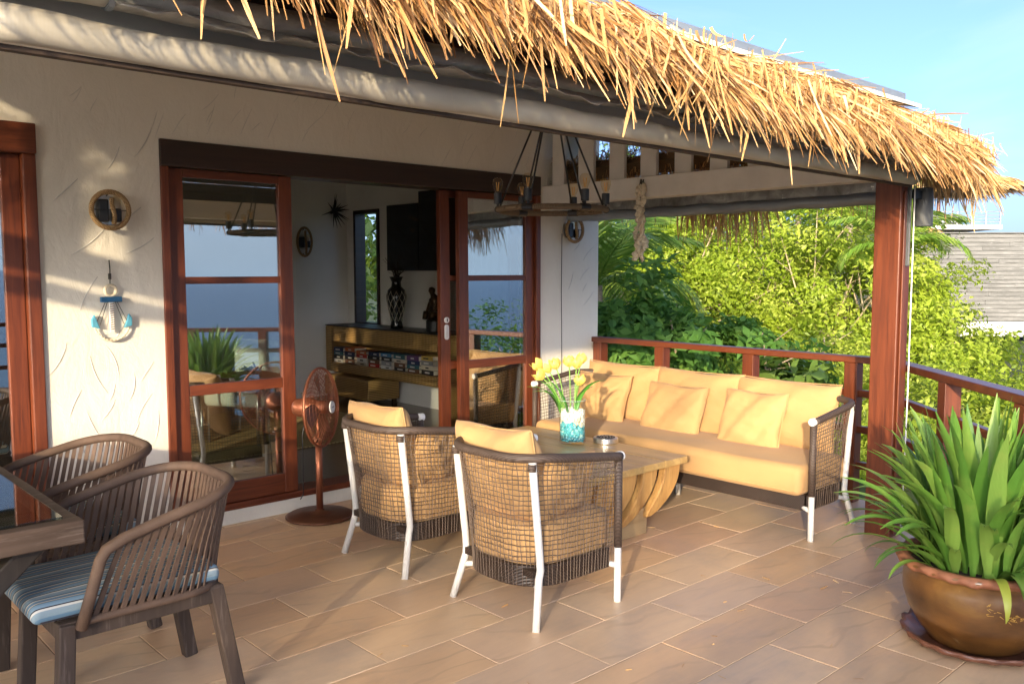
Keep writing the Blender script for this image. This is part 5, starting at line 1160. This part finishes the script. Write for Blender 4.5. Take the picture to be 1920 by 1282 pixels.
for k, (b, d, z, rx, rz, mt, lab) in enumerate(sp):
    x, y = bearing(b, d); far = d > 15
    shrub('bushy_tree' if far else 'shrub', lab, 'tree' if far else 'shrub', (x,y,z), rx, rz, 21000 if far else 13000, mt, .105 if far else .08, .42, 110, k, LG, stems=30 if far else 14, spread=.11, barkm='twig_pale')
# dark broad-leaved shrubs close to the railing at the left
for k, (b, d, z, rx, rz, n, sz, mt, lab) in enumerate([(51.0,8.2,.72,.92,.66,7000,.11,'leaf_dark','dark green broad-leaved shrub behind the railing at the left'), (55.8,8.2,.52,.92,.60,6500,.10,'leaf_dark','dark green broad-leaved shrub behind the first railing post'), (60.4,7.6,.30,.42,.50,1300,.13,'leaf_mid','bright large-leaved shrub behind the middle railing post'), (52.6,6.9,-.05,.65,.5,2400,.12,'leaf_mid','leafy shrub below the railing beside the white wall')]):
    x, y = bearing(b, d); shrub('broadleaf_shrub', lab, 'shrub', (x,y,z), rx, rz, n, mt, sz, .40, 34, 40+k, 'broad-leaved shrubs by the railing', stems=6)
# trees farther back that close the view under the eave
for k, (b, d, z, rx, rz, mt, lab) in enumerate([(48.5,28,2.6,3.2,2.6,'leaf_mid','mid green tree far back beside the villa corner'), (55,29,2.7,3.4,2.6,'leaf_mid','mid green tree far back behind the shell garland'), (61.5,28,2.3,3.2,2.4,'leaf_mid','mid green tree far back left of the post'), (34.0,15.0,2.0,2.2,2.3,'leaf_mid','mid green tree seen through the narrow side window'), (41.0,14.0,1.4,1.8,2.0,'leaf_light','light green tree growing beside the villa side wall')]):
    x, y = bearing(b, d); shrub('tree', lab, 'tree', (x,y,z), rx, rz, 9000, mt, .16, .45, 70, 60+k, 'trees behind the shrubs')
for k, (b, d, h, L, nf, lab) in enumerate([(48.3,10.5,2.6,1.5,14,'palm crown against the villa corner behind the wall'), (60.8,22.5,3.7,2.2,16,'tall palm fronds left of the post under the eave'), (63.8,22.0,3.5,2.1,15,'palm fronds touching the post under the eave'), (66.5,17.5,2.9,1.35,15,'palm fronds right of the post beside the plank building')]):
    x, y = bearing(b, d); palm(lab, (x,y,float(ground_z(np.array(x),np.array(y)))), h, nf, L, k, 'palms on the slope')
# bushes in front of the terrace (seen in the door glass) and unseen trees added to shade the floor
for k, (x, y, z, rx, rz, mt, lab) in enumerate([(7.6,-.6,-.35,1.1,.9,'leaf_mid','bush outside the diagonal railing reflected in the right door leaf'), (9.6,-1.8,-.3,1.3,1.2,'leaf_dark','taller bush outside the railing reflected in the right door leaf'), (6.3,-1.6,-1.0,1.1,.8,'leaf_mid','low bush below the diagonal railing')]):
    shrub('bush', lab, 'shrub', (x,y,z), rx, rz, 5000, mt, .09, .45, 40, 80+k, 'bushes below the terrace')
u_ = np.array([.845,.534]); v_ = np.array([.534,-.845])
for k, (a, s, z, rx, rz, lab) in enumerate([(-9.0,-2.1,1.0,1.3,2.5,'slim unseen tree added off the terrace nearest the dining end'), (-9.2,-.5,1.0,1.4,2.6,'second unseen tree in the row added to shade the terrace floor'), (-9.4,1.2,1.0,1.4,2.6,'third unseen tree in the row added to shade the terrace floor'), (-9.0,2.9,.9,1.4,2.5,'unseen tree farthest from the house in the added shading row')]):
    p = u_*a+v_*s; shrub('tree', lab, 'tree', (float(p[0]),float(p[1]),z), rx, rz, 5200, 'leaf_mid', .16, .6, 70, 90+k, 'unseen trees added to shade the terrace', spread=.2, stems=8)

# ------------------------------------------------------------------ far building on the right
M['plank'] = wood('plank', (.10,.10,.095), (.25,.25,.24), 'X', scale=.6, rough=.85, rnd=5, wear=(.34,.34,.33)); M['concrete'] = plain('concrete', (.55,.54,.50), .85)
fb = thing('plank_building', 'grey weathered plank building with a terrace on top, far right', 'building', (25.7,10.25,-.3), R(-43.5))
rr = random.Random(6); rows = 21; ph_ = .118
for r_ in range(rows):
    x = -2.6-rr.uniform(0,1)
    while x < 6.5:
        l = rr.uniform(1.6,3.2); m = MB(); yo = rr.uniform(-.012,.012); m.box(x+.004,x+l-.004,yo,yo+.05,.32+r_*ph_,.32+r_*ph_+ph_-.012); m.build('plank', M['plank'], fb); x += l
m = MB(); m.box(-3.4,7,.06,4,.25,.32+rows*ph_); m.build('wall_core', M['blackmatte'], fb)
m = MB(); m.box(.9,7,-.15,.3,-.12,.30); m.build('plinth', M['concrete'], fb)
m = MB(); m.box(-3.5,7,-.05,4,.33+rows*ph_,.36+rows*ph_); m.build('capping', M['plank'], fb)
tp = thing('roof_terrace', 'white railed terrace under a thatched pavilion above the plank building', 'pavilion', (28.2,11.2,2.4), R(-43.5))
m = MB(); m.box(-1.2,2.0,-.3,2.4,.32,.46); m.build('slab', M['concrete'], tp)
for k in range(8): x = -1.15+k*.44; m = MB(); m.box(x,x+.035,-.28,-.245,.46,.86); m.build('baluster_post', M['steel'], tp)
for z in (.55,.65,.75,.86): m = MB(); m.tube([(-1.15,-.262,z),(1.98,-.262,z)], .013, 6); m.build('rail', M['steel'], tp)
m = MB(); m.box(-.5,1.0,.2,.8,.46,.82); m.build('bench', M['plank'], tp, bevel=.02)
for x in (-1.2,.45): m = MB(); m.tube([(x,.6,.46),(x,.6,1.75)], .06, 8); m.build('post', M['redwood'], tp)
m = MB(); m.ext([(-2.8,-1.2,1.55),(2.5,-1.2,1.55),(2.5,3.2,1.55),(-2.8,3.2,1.55),(-1.0,1.0,2.5),(.7,1.0,2.5)], [(3,2,1,0),(0,1,5,4),(2,3,4,5),(1,2,5),(3,0,4)]); rf = m.build('roof', M['batten'], tp)
rng = np.random.default_rng(3); n = 5200; a = rng.uniform(0,1,n); sd = rng.integers(0,4,n); e0 = np.array([(-2.8,-1.2,1.56),(2.5,-1.2,1.56),(2.5,3.2,1.56),(-2.8,3.2,1.56)]); tp0 = np.array([(-1,1,2.52),(.7,1,2.52),(.7,1,2.52),(-1,1,2.52)])
lo_ = e0[sd]*(1-a[:,None])+e0[(sd+1) % 4]*a[:,None]; hi_ = tp0[sd]*(1-a[:,None])+tp0[(sd+1) % 4]*a[:,None]; tt = rng.uniform(0,.95,n); P = lo_+(hi_-lo_)*tt[:,None]; P[:,2] += .03
sp_ = Soup(); sp_.add(*ribbons(P, unit(lo_-hi_+rng.normal(0,.12,(n,3))), rng.uniform(.2,.5,n), rng.uniform(.02,.05,n), rng.uniform(0,.12,n), np.clip(rng.normal(.7,.2,n),0,1))); tag(sp_.build('thatch', M['thatch'], rf), kind='stuff')
lr = thing('lower_roof', 'pale thatched roof slope below the white terrace', 'roof', (26.2,10.9,2.15), R(-43.5))
m = MB(); m.ext([(-2.2,-.5,.0),(1.6,-.5,.0),(.2,1.6,1.0),(-1.4,1.6,1.0),(-2.2,-.5,-.05),(1.6,-.5,-.05),(.2,1.6,.9),(-1.4,1.6,.9)], [(0,1,2,3),(7,6,5,4),(0,4,5,1),(1,5,6,2),(2,6,7,3),(3,7,4,0)]); lb = m.build('deck', M['batten'], lr)
n = 1800; a = rng.uniform(0,1,n); tt = rng.uniform(0,1,n); lo_ = np.stack([-2.2+3.8*a, np.full(n,-.52), np.full(n,.02)], -1); hi_ = np.stack([-1.4+1.6*a, np.full(n,1.6), np.full(n,1.02)], -1); P = lo_+(hi_-lo_)*tt[:,None]
sp_ = Soup(); sp_.add(*ribbons(P, unit(lo_-hi_+rng.normal(0,.06,(n,3))), rng.uniform(.2,.4,n), rng.uniform(.02,.04,n), rng.uniform(0,.03,n), np.clip(rng.normal(.85,.12,n),0,1))); tag(sp_.build('thatch', M['thatch'], lb), kind='stuff')
